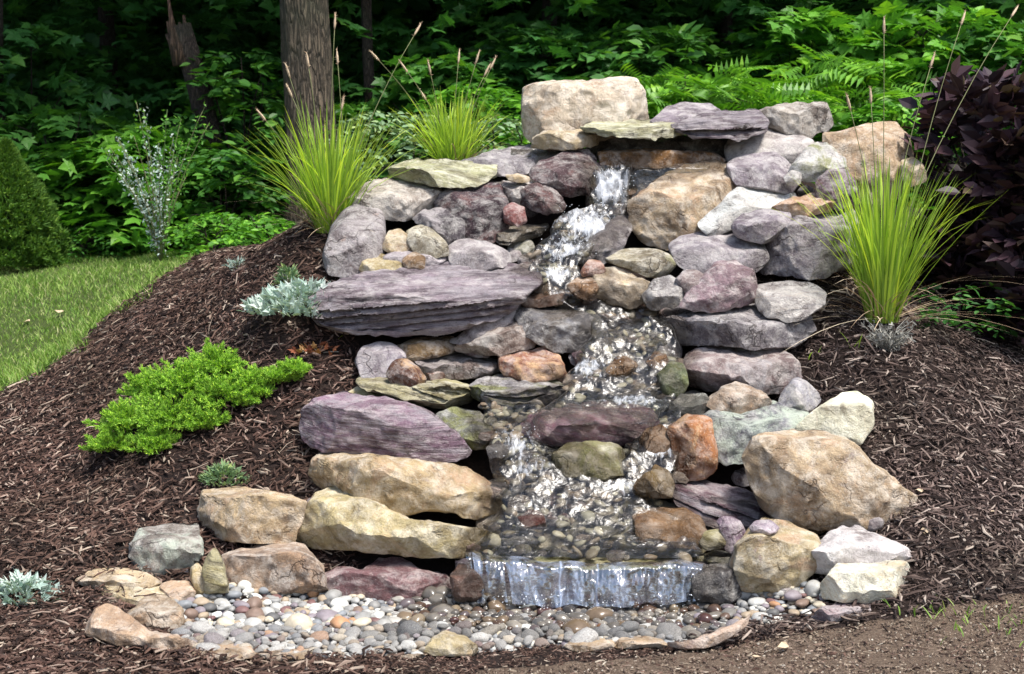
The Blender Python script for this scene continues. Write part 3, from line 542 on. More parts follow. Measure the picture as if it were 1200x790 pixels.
rock('stone', 'golden brown block at the right side of the lower pool', 'rust', (.50, .33, .18), [(744,604),(765,597),(800,595),(821,607),(830,625),(822,641),(790,646),(765,643),(750,627)], r=.52, d=5.12, T=.22, n=5, cut=4)
rock('stone', 'small yellow stone right of the golden brown block', 'yellow', (.48, .44, .25), [(819,636),(828,623),(842,621),(850,634),(845,646),(825,647)], r=.5, d=5.1)
rock('stone', 'grey green flat stone at the right lip of the lowest fall', 'moss', (.28, .29, .23), [(826,652),(840,645),(858,646),(862,660),(845,668),(830,664)], r=.4, d=5.06, T=.2)
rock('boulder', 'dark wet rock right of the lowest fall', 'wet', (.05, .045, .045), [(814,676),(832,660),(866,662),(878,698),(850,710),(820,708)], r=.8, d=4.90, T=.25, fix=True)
rock('boulder', 'pitted tan boulder with an orange foot at the lower right', 'sand', (.55, .46, .32), [(866,642),(880,620),(893,612),(920,614),(950,625),(960,642),(953,665),(943,688),(922,700),(885,708),(868,695),(863,665)], r=.75, d=4.98, T=.35, amp=.16, cut=6)
rock('stone', 'lavender stone perched on the pitted tan boulder', 'lav', (.42, .36, .42), [(879,618),(888,610),(902,610),(913,618),(906,628),(886,628)], r=.5, d=5.02, T=.1)
rock('boulder', 'white grey craggy boulder second from the lower right', 'granite', (.78, .77, .75), [(939,662),(955,640),(975,623),(1005,621),(1040,634),(1073,650),(1070,668),(1030,670),(1000,675),(975,683),(950,680)], r=.55, d=5.0, T=.35, cut=7)
rock('boulder', 'white boulder with a brown stained foot at the lower right corner', 'cream', (.92, .90, .82), [(966,686),(985,662),(1010,650),(1050,657),(1074,672),(1064,692),(1042,704),(1020,714),(985,712),(968,705)], r=.55, d=4.86, T=.32, cut=5)
rock('stone', 'olive green stone with pale veins in the middle of the stream', 'moss', (.38, .37, .22), [(648,532),(665,520),(690,515),(720,519),(732,530),(728,550),(730,562),(700,565),(665,559),(651,548)], r=.6, d=5.38, T=.2, n=4)
rock('stone_slab', 'wet purple slab with water sheeting over it mid stream', 'wetslate', (.30, .16, .21), [(611,502),(625,485),(660,475),(720,473),(760,479),(770,495),(764,512),(747,528),(700,526),(660,521),(635,526),(614,515)], r=.48, d=5.46, T=.4, n=4, fix=True)
rock('stone', 'olive brown pyramid stone right of the lower rapids', 'rust', (.32, .24, .11), [(736,580),(748,562),(768,545),(780,552),(790,572),(785,586),(755,588)], r=.8, d=5.3, T=.14)
rock('stone_slab', 'orange brown slab at the left of the spout rapids', 'wet', (.22, .12, .07), [(600,350),(640,338),(670,344),(660,358),(625,362)], r=.5, d=6.22, T=.25)
rock('stone', 'golden stone awash in the middle of the stream', 'rust', (.50, .31, .14), [(708,436),(722,420),(740,418),(748,430),(738,444),(718,446)], r=.6, d=5.9, T=.12)
rock('stone', 'orange stone awash near the mossy green stone', 'rust', (.50, .33, .20), [(756,425),(768,412),(782,416),(784,430),(770,438)], r=.6, d=5.95, T=.1)
rock('stone', 'reddish stone in the dark shallows at the left of the lower pool', 'red', (.22, .09, .07), [(606,608),(620,598),(636,602),(640,618),(622,626)], r=.5, d=5.2, T=.12)
rock('stone_slab', 'dark flat stone in the shallows right of the tan wall boulder', 'wet', (.10, .095, .10), [(570,562),(600,556),(618,572),(600,586),(578,582)], r=.4, d=5.35, T=.2)
rock('stone', 'small dark stone under the green grey boulder by the stream', 'wet', (.05, .045, .05), [(570,525),(585,518),(596,528),(590,540),(574,538)], r=.6, d=5.45, T=.1)

for lb, mt, cl, pp, dd in [
 ('broad olive brown slab flooring the right half of the lower pool', 'wet', (.30, .27, .17), [(700,590),(760,584),(826,600),(836,640),(820,650),(740,652),(700,640),(690,610)], 5.20),
 ('broad brown slab flooring the left half of the lower pool', 'wet', (.24, .20, .14), [(570,600),(640,590),(705,596),(712,640),(700,652),(620,652),(560,648),(556,625)], 5.21),
 ('grey brown slab under the left rapids', 'wet', (.24, .20, .18), [(572,505),(620,500),(650,530),(670,560),(640,580),(590,575),(572,545)], 5.42),
 ('purple grey slab under the rapids right of the olive stone', 'wetslate', (.24, .17, .20), [(730,530),(775,525),(795,550),(780,580),(735,584),(715,565)], 5.42),
 ('grey slab under the ripples above the mid stream', 'wet', (.27, .25, .26), [(680,395),(740,385),(796,395),(800,425),(760,440),(690,436),(668,420)], 5.99),
 ('brown slab under the water beside the mossy green stone', 'wet', (.26, .20, .17), [(664,440),(730,436),(795,440),(800,468),(730,476),(660,470)], 5.84),
 ('lavender brown slab under the bend of the stream', 'wetslate', (.30, .24, .24), [(640,350),(700,345),(775,352),(790,385),(720,392),(680,385)], 6.20),
 ('pinkish brown slab awash below the cream stone at the bend', 'wetslate', (.34, .22, .20), [(698,360),(730,352),(775,356),(782,368),(750,378),(705,374)], 6.20),
 ('flat grey slab awash left of the wide overhanging boulder', 'wet', (.30, .29, .30), [(692,386),(730,378),(776,384),(784,400),(740,410),(698,404)], 6.09),
 ('grey slab awash at the bend beside the layered slab tip', 'wet', (.30, .29, .28), [(612,318),(640,308),(672,314),(680,330),(640,338),(615,334)], 6.38),
 ('brown stone awash above the wet grey boulder', 'wet', (.24, .16, .11), [(632,344),(655,336),(684,344),(680,358),(650,360)], 6.28),
 ('dark purple stone awash left of the golden one', 'wetslate', (.24, .15, .19), [(672,412),(692,402),(712,412),(706,428),(680,430)], 6.0),
 ('long grey stone under the ripples above the wet purple slab', 'wet', (.24, .23, .25), [(668,456),(710,446),(770,450),(788,462),(740,472),(680,470)], 5.80),
 ('brown stone awash right of the green grey boulder', 'wet', (.24, .15, .10), [(584,536),(606,528),(630,536),(626,550),(596,554)], 5.47),
 ('pinkish flat slab under the lower rapids', 'wetslate', (.34, .24, .22), [(640,576),(690,568),(735,574),(730,590),(680,596),(645,590)], 5.30),
 ('greenish flat slab under the lower pool', 'wet', (.26, .26, .18), [(640,612),(700,602),(740,612),(735,630),(680,636),(645,628)], 5.19),
 ('dark red stone awash in the left of the lower pool', 'wet', (.20, .08, .07), [(640,604),(655,598),(668,606),(664,620),(646,620)], 5.20),
 ('grey stone awash in the left of the lower pool', 'wet', (.28, .29, .31), [(588,626),(612,618),(634,626),(630,640),(596,642)], 5.13),
 ('tan stone awash under the left rapids', 'sand', (.40, .28, .20), [(596,504),(612,498),(622,508),(616,520),(600,520)], 5.60)]:
    rock('stone', lb, mt, cl, pp, r=.2 if pp[1][0] - pp[0][0] > 45 else .35, d=dd + (.02 if 'broad' in lb or 'under' in lb else 0), T=.28, cut=3, fix=True)

# ------------------------------------------------------------------ small filler stones packed in the gaps and stream bed
fill_pal = [(.30, .27, .27), (.40, .33, .25), (.20, .14, .13), (.42, .28, .16), (.26, .26, .20), (.48, .44, .36), (.16, .12, .12), (.33, .22, .17)]
fnames = ['grey', 'tan', 'dark red', 'orange', 'olive', 'cream', 'charcoal', 'brown']
def poly_rows(rows, py, k=0): 
    rows = np.array(rows); return np.interp(py, rows[:, 0], rows[:, 1 + k])
# rows of the stream: photo row, left, right, depth, foam
STREAM = [(193, 699, 742, 6.93, .35), (200, 698, 740, 6.88, .6), (218, 695, 738, 6.86, .75), (240, 690, 738, 6.84, .8), (252, 655, 735, 6.76, .9), (272, 640, 720, 6.66, .75), (296, 622, 690, 6.52, .7), (312, 618, 680, 6.45, .6), (330, 630, 690, 6.38, .45),
          (350, 640, 770, 6.30, .3), (375, 690, 790, 6.20, .25), (400, 685, 800, 6.08, .35), (425, 670, 800, 5.98, .6), (450, 660, 800, 5.88, .45), (478, 650, 800, 5.76, .3)]
LEFTB = [(472, 560, 640, 5.80, .3), (495, 570, 630, 5.68, .5), (520, 575, 640, 5.56, .5), (545, 580, 700, 5.46, .5), (565, 585, 760, 5.40, .5), (590, 580, 770, 5.32, .4), (615, 565, 830, 5.24, .18), (640, 548, 835, 5.14, .06), (654, 545, 830, 5.07, .05)]
RIGHTB = [(474, 760, 800, 5.78, .3), (500, 758, 800, 5.66, .4), (530, 730, 800, 5.52, .5), (560, 715, 790, 5.42, .4), (575, 700, 780, 5.37, .3)]
SLABF = [(468, 640, 790, 5.72, .5), (480, 628, 775, 5.60, .45), (492, 624, 768, 5.50, .35), (497, 624, 766, 5.47, .5)]
for i in range(75):
    S_ = [STREAM, LEFTB, RIGHTB][[0, 0, 1, 1, 2][i % 5]]
    py = rng.uniform(S_[2][0] if S_ is STREAM else S_[0][0], S_[-1][0]); a, b = poly_rows(S_, py, 0), poly_rows(S_, py, 1)
    px = rng.uniform(a - 6, b + 6); dd = poly_rows(S_, py, 2)
    w_ = rng.uniform(5, 17); h_ = w_ * rng.uniform(.45, .75); k = rng.integers(8)
    an = np.sort(rng.uniform(0, 6.28, 7)); ptsx = [(px + math.cos(q) * w_ * rng.uniform(.8, 1.1), py + math.sin(q) * h_ * rng.uniform(.8, 1.1)) for q in np.linspace(0, 6.28, 8)[:-1]]
    rock('stream_stone', 'small wet %s stone in the bed of the stream' % fnames[k], 'wet', tuple(np.array(fill_pal[k]) * .8), ptsx, r=.6, d=dd + .03, T=w_ / F * dd * 1.2, fix=True, cat='stone', group='small %s stones in the stream bed' % fnames[k], cut=3)
for i, (px, py, w_, k) in enumerate([(560, 412, 14, 2), (512, 440, 15, 7), (545, 340+60, 12, 7), (598, 490, 14, 3), (640, 470, 16, 6), (816, 420, 14, 6), (812, 468, 14, 4), (905, 440+40, 12, 5), (760, 300, 10, 3), (770, 316, 10, 1), (742, 345, 10, 2), (665, 256, 10, 7), (612, 290, 16, 4), (600, 300, 12, 0),
                                     (872, 560, 16, 6), (880, 480, 10, 0), (920, 690, 10, 0), (957, 618, 12, 1), (470, 284, 10, 1), (440, 330, 12, 5), (535, 300, 12, 5), (890, 225, 10, 0), (945, 225, 10, 0), (1040, 250, 14, 7), (575, 250, 12, 6), (650, 175, 10, 6), (1020, 612, 16, 0), (370, 590, 12, 6), (212, 668, 9, 0), (925, 455, 10, 4)]):
    h_ = w_ * .7; ptsx = [(px + math.cos(q) * w_ * rng.uniform(.8, 1.15), py + math.sin(q) * h_ * rng.uniform(.8, 1.15)) for q in np.linspace(0, 6.28, 9)[:-1]]
    rock('chinking_stone', 'small %s stone wedged in a gap of the rock pile' % fnames[k], 'sand' if k in (1, 3, 5) else 'lav', fill_pal[k], ptsx, r=.6, d=D(py) + .16, cat='stone', group='small %s stones filling gaps' % fnames[k], cut=3)

# ------------------------------------------------------------------ pebbles
def ico(sub):
    import bmesh
    bm = bmesh.new(); bmesh.ops.create_icosphere(bm, subdivisions=sub, radius=1); V = np.array([v.co[:] for v in bm.verts]); Fc = np.array([[v.index for v in f.verts] for f in bm.faces]); bm.free(); return V, Fc
IV, IF = ico(3)
protos = []
for i in range(12):
    s_ = np.array([1, rng.uniform(.65, .95), rng.uniform(.42, .7)])
    v = IV * (1 + .16 * fbm(IV * 1.1 + i * 9, i, 2))[:, None] * s_
    for _ in range(2):
        nv = norm(rng.normal(size=3)); pj = v @ nv; ct = pj.max() * .85; v = v - nv * (np.maximum(pj - ct, 0) * .6)[:, None]
    protos.append(v)
pebble_poly = [(192, 735), (196, 705), (230, 694), (270, 688), (370, 684), (470, 690), (560, 700), (640, 708), (740, 712), (825, 706), (862, 698), (935, 684), (962, 690), (975, 708), (955, 722), (890, 730), (850, 745), (780, 756), (650, 757), (560, 764), (470, 769), (350, 774), (230, 766)]
pal = [('white', (.58, .58, .54), .11), ('pale grey', (.40, .40, .38), .22), ('grey', (.26, .26, .25), .22), ('blue grey', (.22, .235, .25), .08), ('lavender', (.23, .20, .22), .07), ('cream', (.52, .46, .35), .09), ('tan', (.34, .27, .19), .09), ('brown', (.19, .13, .10), .06), ('dusky red', (.17, .09, .085), .04), ('orange', (.42, .23, .12), .02), ('charcoal', (.10, .10, .10), .04)]
pw = np.array([p_[2] for p_ in pal]); pw /= pw.sum()
cand = []
gridp = []
tries = 0
while tries < 26000:
    tries += 1
    x = rng.uniform(-1.2, 1.15); y = rng.uniform(4.3, 5.35); z = 0.0
    rr = .0215 * (rng.lognormal(0, .42))
    rr = min(max(rr, .009), .050)
    gridp.append((x, y, rr))
gp = np.array(gridp); gzv = gz(gp[:, 0], gp[:, 1]); pxx, pyy = proj(np.c_[gp[:, :2], gzv])
ok = inpoly(pxx, pyy, pebble_poly); gp = gp[ok]; gzv = gzv[ok]
keep = []; ka = np.empty((0, 3))
for (x, y, rr), z in zip(gp, gzv):
    if len(ka):
        d2 = np.hypot(ka[:, 0] - x, ka[:, 1] - y)
        if (d2 < (ka[:, 2] + rr) * .78).any(): continue
    ka = np.vstack([ka, (x, y, rr)]); keep.append((x, y, z, rr))
keep.sort(key=lambda q: q[1])
n_ind = 0; pm = MB(); peb_meshes = None
t = NT('gravel_bed_stone'); a_ = t.n('ShaderNodeNewGeometry'); cr = t.n('ShaderNodeValToRGB'); cr.color_ramp.interpolation = 'CONSTANT'; acc_ = 0
for i, (nm, c_, w_) in enumerate(pal):
    if i == 0: e_ = cr.color_ramp.elements[0]; e_.position = 0
    elif i == 1: e_ = cr.color_ramp.elements[1]; e_.position = acc_
    else: e_ = cr.color_ramp.elements.new(min(acc_, .999))
    e_.color = c4(c_); acc_ += pw[i]
t.set(cr.inputs[0], a_.outputs['Random Per Island'])
nz = t.noise(t.n('ShaderNodeTexCoord').outputs['Object'], 60, 4); cc_ = t.mix(t.ramp(nz, .35, .7, 0, .5), cr.outputs[0], t.mix(1., cr.outputs[0], (.5, .48, .45, 1), 'MULTIPLY'))
wp_ = t.n('ShaderNodeAttribute', attribute_name='wetp').outputs['Fac']; cc_ = t.mix(wp_, cc_, t.mix(1., cc_, (.40, .36, .32, 1), 'MULTIPLY'))
p = t.n('ShaderNodeBsdfPrincipled', i_Base_Color=cc_, i_Roughness=t.ramp(wp_, 0, 1, .6, .22)); GRAVEL = t.done(p.outputs[0])
pmesh = [mesh_from('pebble', v, IF.ravel(), np.full(len(IF), 3), RM['pebble'], link=False) for v in protos]
for i, (x, y, z, rr) in enumerate(keep):
    k = rng.integers(12); ang = rng.uniform(0, 6.28); zz = z + .008 + rng.uniform(0, .012)
    if n_ind < 300:
        ppx, ppy = proj(np.array([x, y, z])); wt_ = .36 if (430 + 25 * math.sin(ppy * .5) < ppx < 855 and ppy < 752) else 1.0
        q = rng.choice(len(pal), p=pw); nm, c_, _ = pal[q]
        o = bpy.data.objects.new('river_pebble', pmesh[k]); COL.objects.link(o); o.location = (x, y, zz); o.scale = (rr * 1.15,) * 3
        o.rotation_euler = (rng.normal(0, .25), rng.normal(0, .25), ang); jt = rng.uniform(.8, 1.2); o.color = (c_[0] * jt * wt_, c_[1] * jt * wt_, c_[2] * jt * wt_, 1)
        tag(o, ('water darkened %s pebble near the foot of the lowest fall' if wt_ < 1 else 'dry smooth %s pebble in the gravel bed away from the fall') % nm, 'pebble', ('wet %s pebbles near the fall' if wt_ < 1 else 'dry %s pebbles in the pool bed') % nm); n_ind += 1
    else:
        ca, sa = math.cos(ang), math.sin(ang); v = protos[k] * rr * 1.15
        ppx, _q = proj(np.array([x, y, z])); pm.add(np.c_[v[:, 0] * ca - v[:, 1] * sa, v[:, 0] * sa + v[:, 1] * ca, v[:, 2]] + (x, y, zz), IF.ravel(), np.full(len(IF), 3), a=float(np.clip((ppx - 430) / 60, 0, 1) * np.clip((870 - ppx) / 30, 0, 1)))
# lower layers of the gravel and the stream's own gravel
IV2, IF2 = ico(2)
lowp = rng.choice(len(gp), min(len(gp), 2200), replace=False)
N = len(lowp); fr = frames(norm(rng.normal(size=(N, 3)) * (1, 1, .2)), np.tile([0, 0, 1.], (N, 1)) + rng.normal(0, .2, (N, 3)))
sc = (gp[lowp, 2] * .9)[:, None] * np.array([1, .75, .5])
pm.add(*scatter(IV2, IF2, np.c_[gp[lowp, :2], gzv[lowp] - .004], fr, sc))
go = pm.build('pebble_gravel', GRAVEL, attr='wetp'); tag(go, 'mixed round river gravel filling the pool bed', 'gravel', kind='stuff')
pm = MB()
for S_, N in ((STREAM[4:], 170), (LEFTB, 260), (RIGHTB, 40)):
    py = rng.uniform(S_[0][0], S_[-1][0], N); a = poly_rows(S_, py, 0); b = poly_rows(S_, py, 1); px = a + (b - a) * rng.uniform(.03, .97, N); dd = poly_rows(S_, py, 2) + .035 + rng.uniform(0, .04, N)
    fr = frames(norm(rng.normal(size=(N, 3)) * (1, 1, .4)), np.tile([0, -.5, 1.], (N, 1)) + rng.normal(0, .3, (N, 3)))
    pm.add(*scatter(IV2 * (1 + .2 * fbm(IV2 * 1.3, 4, 2))[:, None], IF2, P(px, py, dd), fr, (.012 + .030 * rng.beta(1.2, 3, (N, 1))) * np.array([1, .8, .4])))
t = NT('stream_bed_gravel'); g_ = t.n('ShaderNodeNewGeometry'); cr = t.n('ShaderNodeValToRGB'); cr.color_ramp.elements[0].color = (.05, .04, .035, 1); cr.color_ramp.elements[1].color = (.30, .27, .20, 1)
for q_, c_ in ((.25, (.12, .10, .07)), (.5, (.17, .12, .08)), (.75, (.19, .18, .14))):
    e_ = cr.color_ramp.elements.new(q_); e_.color = c4(c_)
t.set(cr.inputs[0], g_.outputs['Random Per Island']); p = t.n('ShaderNodeBsdfPrincipled', i_Base_Color=cr.outputs[0], i_Roughness=.55); BEDG = t.done(p.outputs[0])
go = pm.build('stream_gravel', BEDG); tag(go, 'wet brown gravel under the running water', 'gravel', kind='stuff')

# ------------------------------------------------------------------ water
FOAM = [(716,215,22,26,.9),(690,262,40,16,.75),(665,290,28,18,.6),(652,322,20,10,.8),(655,345,18,8,.4),(700,352,30,8,.3),(690,432,22,14,.75),(745,430,26,10,.4),(740,468,48,9,.55),(605,520,22,20,.7),(620,550,26,12,.55),(720,568,40,7,.6),(650,590,40,12,.45),(600,575,26,10,.4),(776,520,14,24,.6),(785,548,10,10,.4),(600,612,26,10,.2),(690,610,60,12,.15)]
def foam_at(px, py):
    f = np.zeros(np.shape(px))
    for (a, b, w_, h_, k) in FOAM: f = np.maximum(f, k * np.exp(-((px - a) / w_) ** 2 - ((py - b) / h_) ** 2))
    return f
def water_mat(name, tint, bumps, base_r=.03, vs=(1., .35, .35), lo=.78, hi=1.12, mx=.88, fc=(.78, .82, .88), fsc=46, fg=.40, gr=.30, gm=.72):
    t = NT(name); g = t.n('ShaderNodeNewGeometry'); pos = g.outputs['Position']; fo = t.n('ShaderNodeAttribute', attribute_name='foam').outputs['Fac']
    n1 = t.noise(pos, 34, 3, .5, .8); n2 = t.noise(pos, 11, 2, .5)
    nb = t.bump(t.math('ADD', t.math('MULTIPLY', n1, .5), n2), 1.0, bumps)
    gl = t.n('ShaderNodeBsdfGlossy', i_Color=(1, 1, 1, 1), i_Roughness=gr, i_Normal=nb)
    tr = t.n('ShaderNodeBsdfTransparent', i_Color=c4(tint))
    fz = t.n('ShaderNodeFresnel', i_IOR=1.45, i_Normal=nb)
    m = t.n('ShaderNodeMixShader', i_0=t.math('MINIMUM', t.math('MULTIPLY_ADD', fz.outputs[0], gm, base_r), 1.0), i_1=tr.outputs[0], i_2=gl.outputs[0])
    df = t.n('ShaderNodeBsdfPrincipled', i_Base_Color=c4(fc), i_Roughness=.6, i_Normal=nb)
    vf = t.n('ShaderNodeMapping', i_Vector=pos, i_Scale=vs).outputs[0]
    nf = t.noise(vf, fsc, 5, .7, .6); nf2 = t.noise(pos, 9, 3, .6)
    k = t.math('ADD', t.math('MULTIPLY', fo, fg), t.math('ADD', t.math('MULTIPLY', nf, .75), t.math('MULTIPLY', nf2, .35)))
    fac = t.ramp(k, lo, hi, 0, mx)
    m2 = t.n('ShaderNodeMixShader', i_0=fac, i_1=m.outputs[0], i_2=df.outputs[0]); return t.done(m2.outputs[0])
WATER = water_mat('running_water', (.88, .88, .83), .012)
SHEET = water_mat('falling_water_sheet', (.74, .80, .86), .012, .22, (1., 1., .10), .66, 1.25, .70, (.44, .53, .72), 22, .5, .12, 1.8)  # bluish diffuse base paints in reflected sky along with aerated water
def ribbon(rows, nu, nv, amp, seed):
    rows = np.array(rows, float); s = np.linspace(0, 1, nv); key = np.linspace(0, 1, len(rows))
    rowp = np.stack([np.interp(s, key, rows[:, k]) for k in range(5)], 1); u = np.linspace(0, 1, nu)
    U, Sg = np.meshgrid(u, s)
    wob = 4 * np.sin(rowp[:, 0] * .21 + seed)
    px = rowp[:, 1, None] + wob[:, None] * (1 - U) + (rowp[:, 2] - rowp[:, 1])[:, None] * U; py = np.broadcast_to(rowp[:, 0, None], px.shape); dd = np.broadcast_to(rowp[:, 3, None], px.shape)
    V = P(px, py, dd); fo = foam_at(px, py) + .36 * np.broadcast_to(rowp[:, 4, None], px.shape)  # row base level also paints the fine glitter of the ripples as foam
    nn = np.stack([V[..., 0] * 13, V[..., 1] * 8, V[..., 2] * 9], -1)
    V = V + (fbm(nn, seed, 3)[..., None] * amp) * np.array([.3, -.7, .9])
    edge_ = np.minimum(U, 1 - U); V[..., 2] -= .03 * np.clip(1 - edge_ / .08, 0, 1) ** 2; V[..., 1] += .05 * np.clip(1 - edge_ / .08, 0, 1) ** 2
    ii = (np.arange(nv - 1)[:, None] * nu + np.arange(nu - 1)[None]).ravel()
    return V.reshape(-1, 3), np.stack([ii, ii + nu, ii + nu + 1, ii + 1], 1).ravel(), np.full(len(ii), 4), fo.ravel()
m_ = MB()
TRICK = [(193, 738, 838, 6.95, .0), (198, 738, 835, 6.91, .15), (216, 740, 810, 6.90, .2), (232, 738, 770, 6.89, .4)]
for S_, nu, nv, am, sd_ in ((STREAM, 90, 420, .014, 1), (TRICK, 90, 50, .008, 5), (LEFTB, 200, 260, .008, 2), (RIGHTB, 50, 140, .012, 3), (SLABF, 110, 80, .006, 4)):
    v, l, s, f = ribbon(S_, nu, nv, am, sd_); m_.add(v, l, s, f)
WP = np.concatenate(m_.v)[::37]
WP = np.vstack([WP, P(rng.uniform(545, 825, 250), rng.uniform(655, 712, 250), 5.03)])
for ob in ROCKS:
    me_ = ob.data; nv_ = len(me_.vertices); co_ = np.empty(nv_ * 3, np.float32); me_.vertices.foreach_get('co', co_); co_ = co_.reshape(-1, 3) + np.array(ob.location)
    near = WP[((WP - co_.mean(0)) ** 2).sum(1) < (.9) ** 2]
    if len(near) == 0: continue
    dm = np.full(nv_, 9.)
    for q0 in range(0, nv_, 4000): dm[q0:q0 + 4000] = np.sqrt(((co_[q0:q0 + 4000, None] - near[None]) ** 2).sum(-1).min(1))
    at_ = me_.attributes.new('wetm', 'FLOAT', 'POINT'); at_.data.foreach_set('value', np.clip((.085 - dm + .035 * fbm(co_ * 14, 3, 2)) / .03, 0, 1).astype(np.float32))
wo = m_.build('stream_water', WATER, attr='foam'); tag(wo, kind='structure')
# lowest fall: a curved sheet over the lip
nu, nv = 320, 90
u = np.linspace(0, 1, nu); s = np.linspace(0, 1, nv); U, Sg = np.meshgrid(u, s)
lipx = 545 + (824 - 545) * U + 7 * Sg * np.clip(1 - U / .12, 0, 1) - 6 * Sg * np.clip(1 - (1 - U) / .1, 0, 1); lipy = 649 + 13 * np.clip((U - .03) * 1.4, 0, 1) ** .6 - 4 * U + 3.2 * vnoise(np.stack([U * 9, U * 0, U * 0], -1), 5)
arc = np.clip(Sg / .22, 0, 1)
dl = 5.06 - .06 * np.sin(arc * math.pi / 2) - .035 * Sg
pyb = 703 + 8 * np.sin(U * 3.1) + 3 * np.sin(U * 31) * np.sin(U * 9 + 1)
py = lipy + (pyb - lipy) * np.clip(Sg, 0, 1) ** 1.15
fl = np.stack([U * 46, U * 0, Sg * 1.6], -1)
ridge = .05 * (2 * U - 1.1) ** 2 + fbm(fl * [.5, 1, 1], 8, 3) * .014 + .3 * vnoise(np.stack([U * 120, U * 0, Sg * 9], -1), 12) * .003
V = P(lipx, py, dl + ridge)
gap = vnoise(np.stack([U * 15, U * 0, U * 0], -1), 21)
fo = .42 + .50 * gap + .35 * np.clip(Sg * 1.4 - .95, 0, 1) + .8 * np.exp(-((U - .40 - .003 * np.sin(Sg * 9)) / .004) ** 2) + .8 * np.exp(-((U - .555 - .004 * np.sin(Sg * 7)) / .005) ** 2) - .5 * np.exp(-((U - .075) / .012) ** 2) - .5 * np.exp(-((U - .15) / .009) ** 2) - .4 * np.clip(1 - U / .03, 0, 1)
ii = (np.arange(nv - 1)[:, None] * nu + np.arange(nu - 1)[None]).ravel()
Uc, Sc = U.ravel()[ii], Sg.ravel()[ii]
hole = (np.abs(Uc - .072 - .012 * Sc) < .011 * np.clip(Sc * 2.2 - .15, 0, 1)) | (np.abs(Uc - .158 - .03 * Sc) < .010 * np.clip(Sc * 2 - .2, 0, 1)) | (np.abs(Uc - .025) < .008 * np.clip(Sc * 2, 0, 1)) | (np.abs(Uc - .955 - .01 * Sc) < .006 * np.clip(Sc * 2 - .6, 0, 1))
ii = ii[~hole]
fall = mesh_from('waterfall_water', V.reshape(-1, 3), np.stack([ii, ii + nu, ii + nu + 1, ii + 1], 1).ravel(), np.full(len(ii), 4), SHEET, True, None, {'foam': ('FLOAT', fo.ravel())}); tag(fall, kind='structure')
rock('stone_ledge', 'dark wet ledge stone behind the lowest fall', 'wetslate', (.20, .17, .18), [(540,656),(600,662),(700,664),(826,660),(832,708),(760,718),(640,716),(545,708)], r=.97, d=5.09, T=.22, n=8, cut=0, amp=.03, cat='ledge', fix=True)
rock('flat_stone', 'olive flat stone under the water at the lowest lip', 'moss', (.34, .32, .18), [(560,652),(600,645),(700,644),(800,646),(838,652),(828,664),(700,668),(600,664)], r=.2, d=5.075, T=.35, n=6, cut=0, amp=.02, cat='stone', fix=True)
# splash droplets
SPL = island_mat('water_droplet', [(0, (.75, .8, .85)), (1, (.9, .94, .97))], rough=.1, spec=.8, noise_amt=0)
IV1, IF1 = ico(1); pm = MB()
for (x0, x1, y0, y1, dd, N) in ((695, 745, 205, 245, 6.8, 60), (650, 720, 240, 262, 6.72, 50), (630, 700, 262, 300, 6.55, 30), (560, 820, 696, 716, 4.93, 90), (680, 780, 415, 450, 5.9, 30), (580, 640, 500, 560, 5.45, 30), (590, 740, 556, 600, 5.33, 20)):
    px = rng.uniform(x0, x1, N); py = rng.uniform(y0, y1, N); pos = P(px, py, dd + rng.uniform(-.05, .03, N)); fr = frames(rng.normal(size=(N, 3)), rng.normal(size=(N, 3)))
    pm.add(*scatter(IV1, IF1, pos, fr, rng.uniform(.0008, .0022, (N, 1)) * np.array([1, 1, 1.6])))
so_ = pm.build('water_splash', SPL); tag(so_, 'bright droplets thrown up by the falls', 'splash', kind='stuff')

# ------------------------------------------------------------------ mulch, soil crumbs, lawn
def chips(N, xr, yr, test, lmin, lmax, wmin, wmax, lift, seed):
    rg = np.random.default_rng(seed)
    x = rg.uniform(*xr, N); y = rg.uniform(*yr, N); z = gz(x, y); px, py = proj(np.c_[x, y, z]); ok = test(px, py, x, y)
    x, y, z = x[ok], y[ok], z[ok]; n = len(x)
    e = .05; nrm = norm(np.c_[-(gz(x + e, y) - z) / e, -(gz(x, y + e) - z) / e, np.ones(n)])
    a = rg.uniform(0, 6.28, n); d = np.c_[np.cos(a), np.sin(a), rg.normal(0, .22, n)]; d = norm(d - nrm * (d * nrm).sum(1, keepdims=True) * .85 + nrm * rg.normal(0, .16, (n, 1)))
    fr = frames(d, nrm + rg.normal(0, .5, (n, 3)))
    ln = lmin + (lmax - lmin) * rg.power(.55, n) ; ln = lmin + (lmax - lmin) * rg.beta(1.3, 3.5, n); wd = rg.uniform(wmin, wmax, n)
    tv = []
    for t_, w_, zb in ((-.5, .35, -.05), (0, 1, .12), (.5, .3, -.05)):
        tv += [(-w_ * .5, t_, zb * 0 - .35), (w_ * .5, t_, zb * 0 - .2), (0, t_, .45)]
    tv = np.array(tv); tf = []
    for i in (0, 3):
        for j in range(3):
            k = (j + 1) % 3; tf.append([i + j, i + k, i + 3 + k, i + 3 + j])
    tf += [[2, 1, 0], [6, 7, 8]]
    V, L, S = scatter(tv, tf, np.c_[x, y, z + lift * rg.uniform(0, 1, n)], fr, np.c_[wd, ln, wd * rg.uniform(.3, .8, n)])
    V = V.reshape(n, 9, 3); bend = rg.normal(0, .10, (n, 1)) * ln[:, None]; V[:, 3:6] += (fr[:, 0] * bend)[:, None] + (fr[:, 2] * np.abs(bend) * .5)[:, None]
    return V.reshape(-1, 3), L, S
def mulch_test(px, py, x, y): return ~inpoly(px, py, lawn_poly) & ~inpoly(px, py, soil_poly) & ~(inpoly(px, py, pebble_poly)) & (py > 250) & ~((px > 420) & (px < 880) & (py < 700))
m_ = MB()
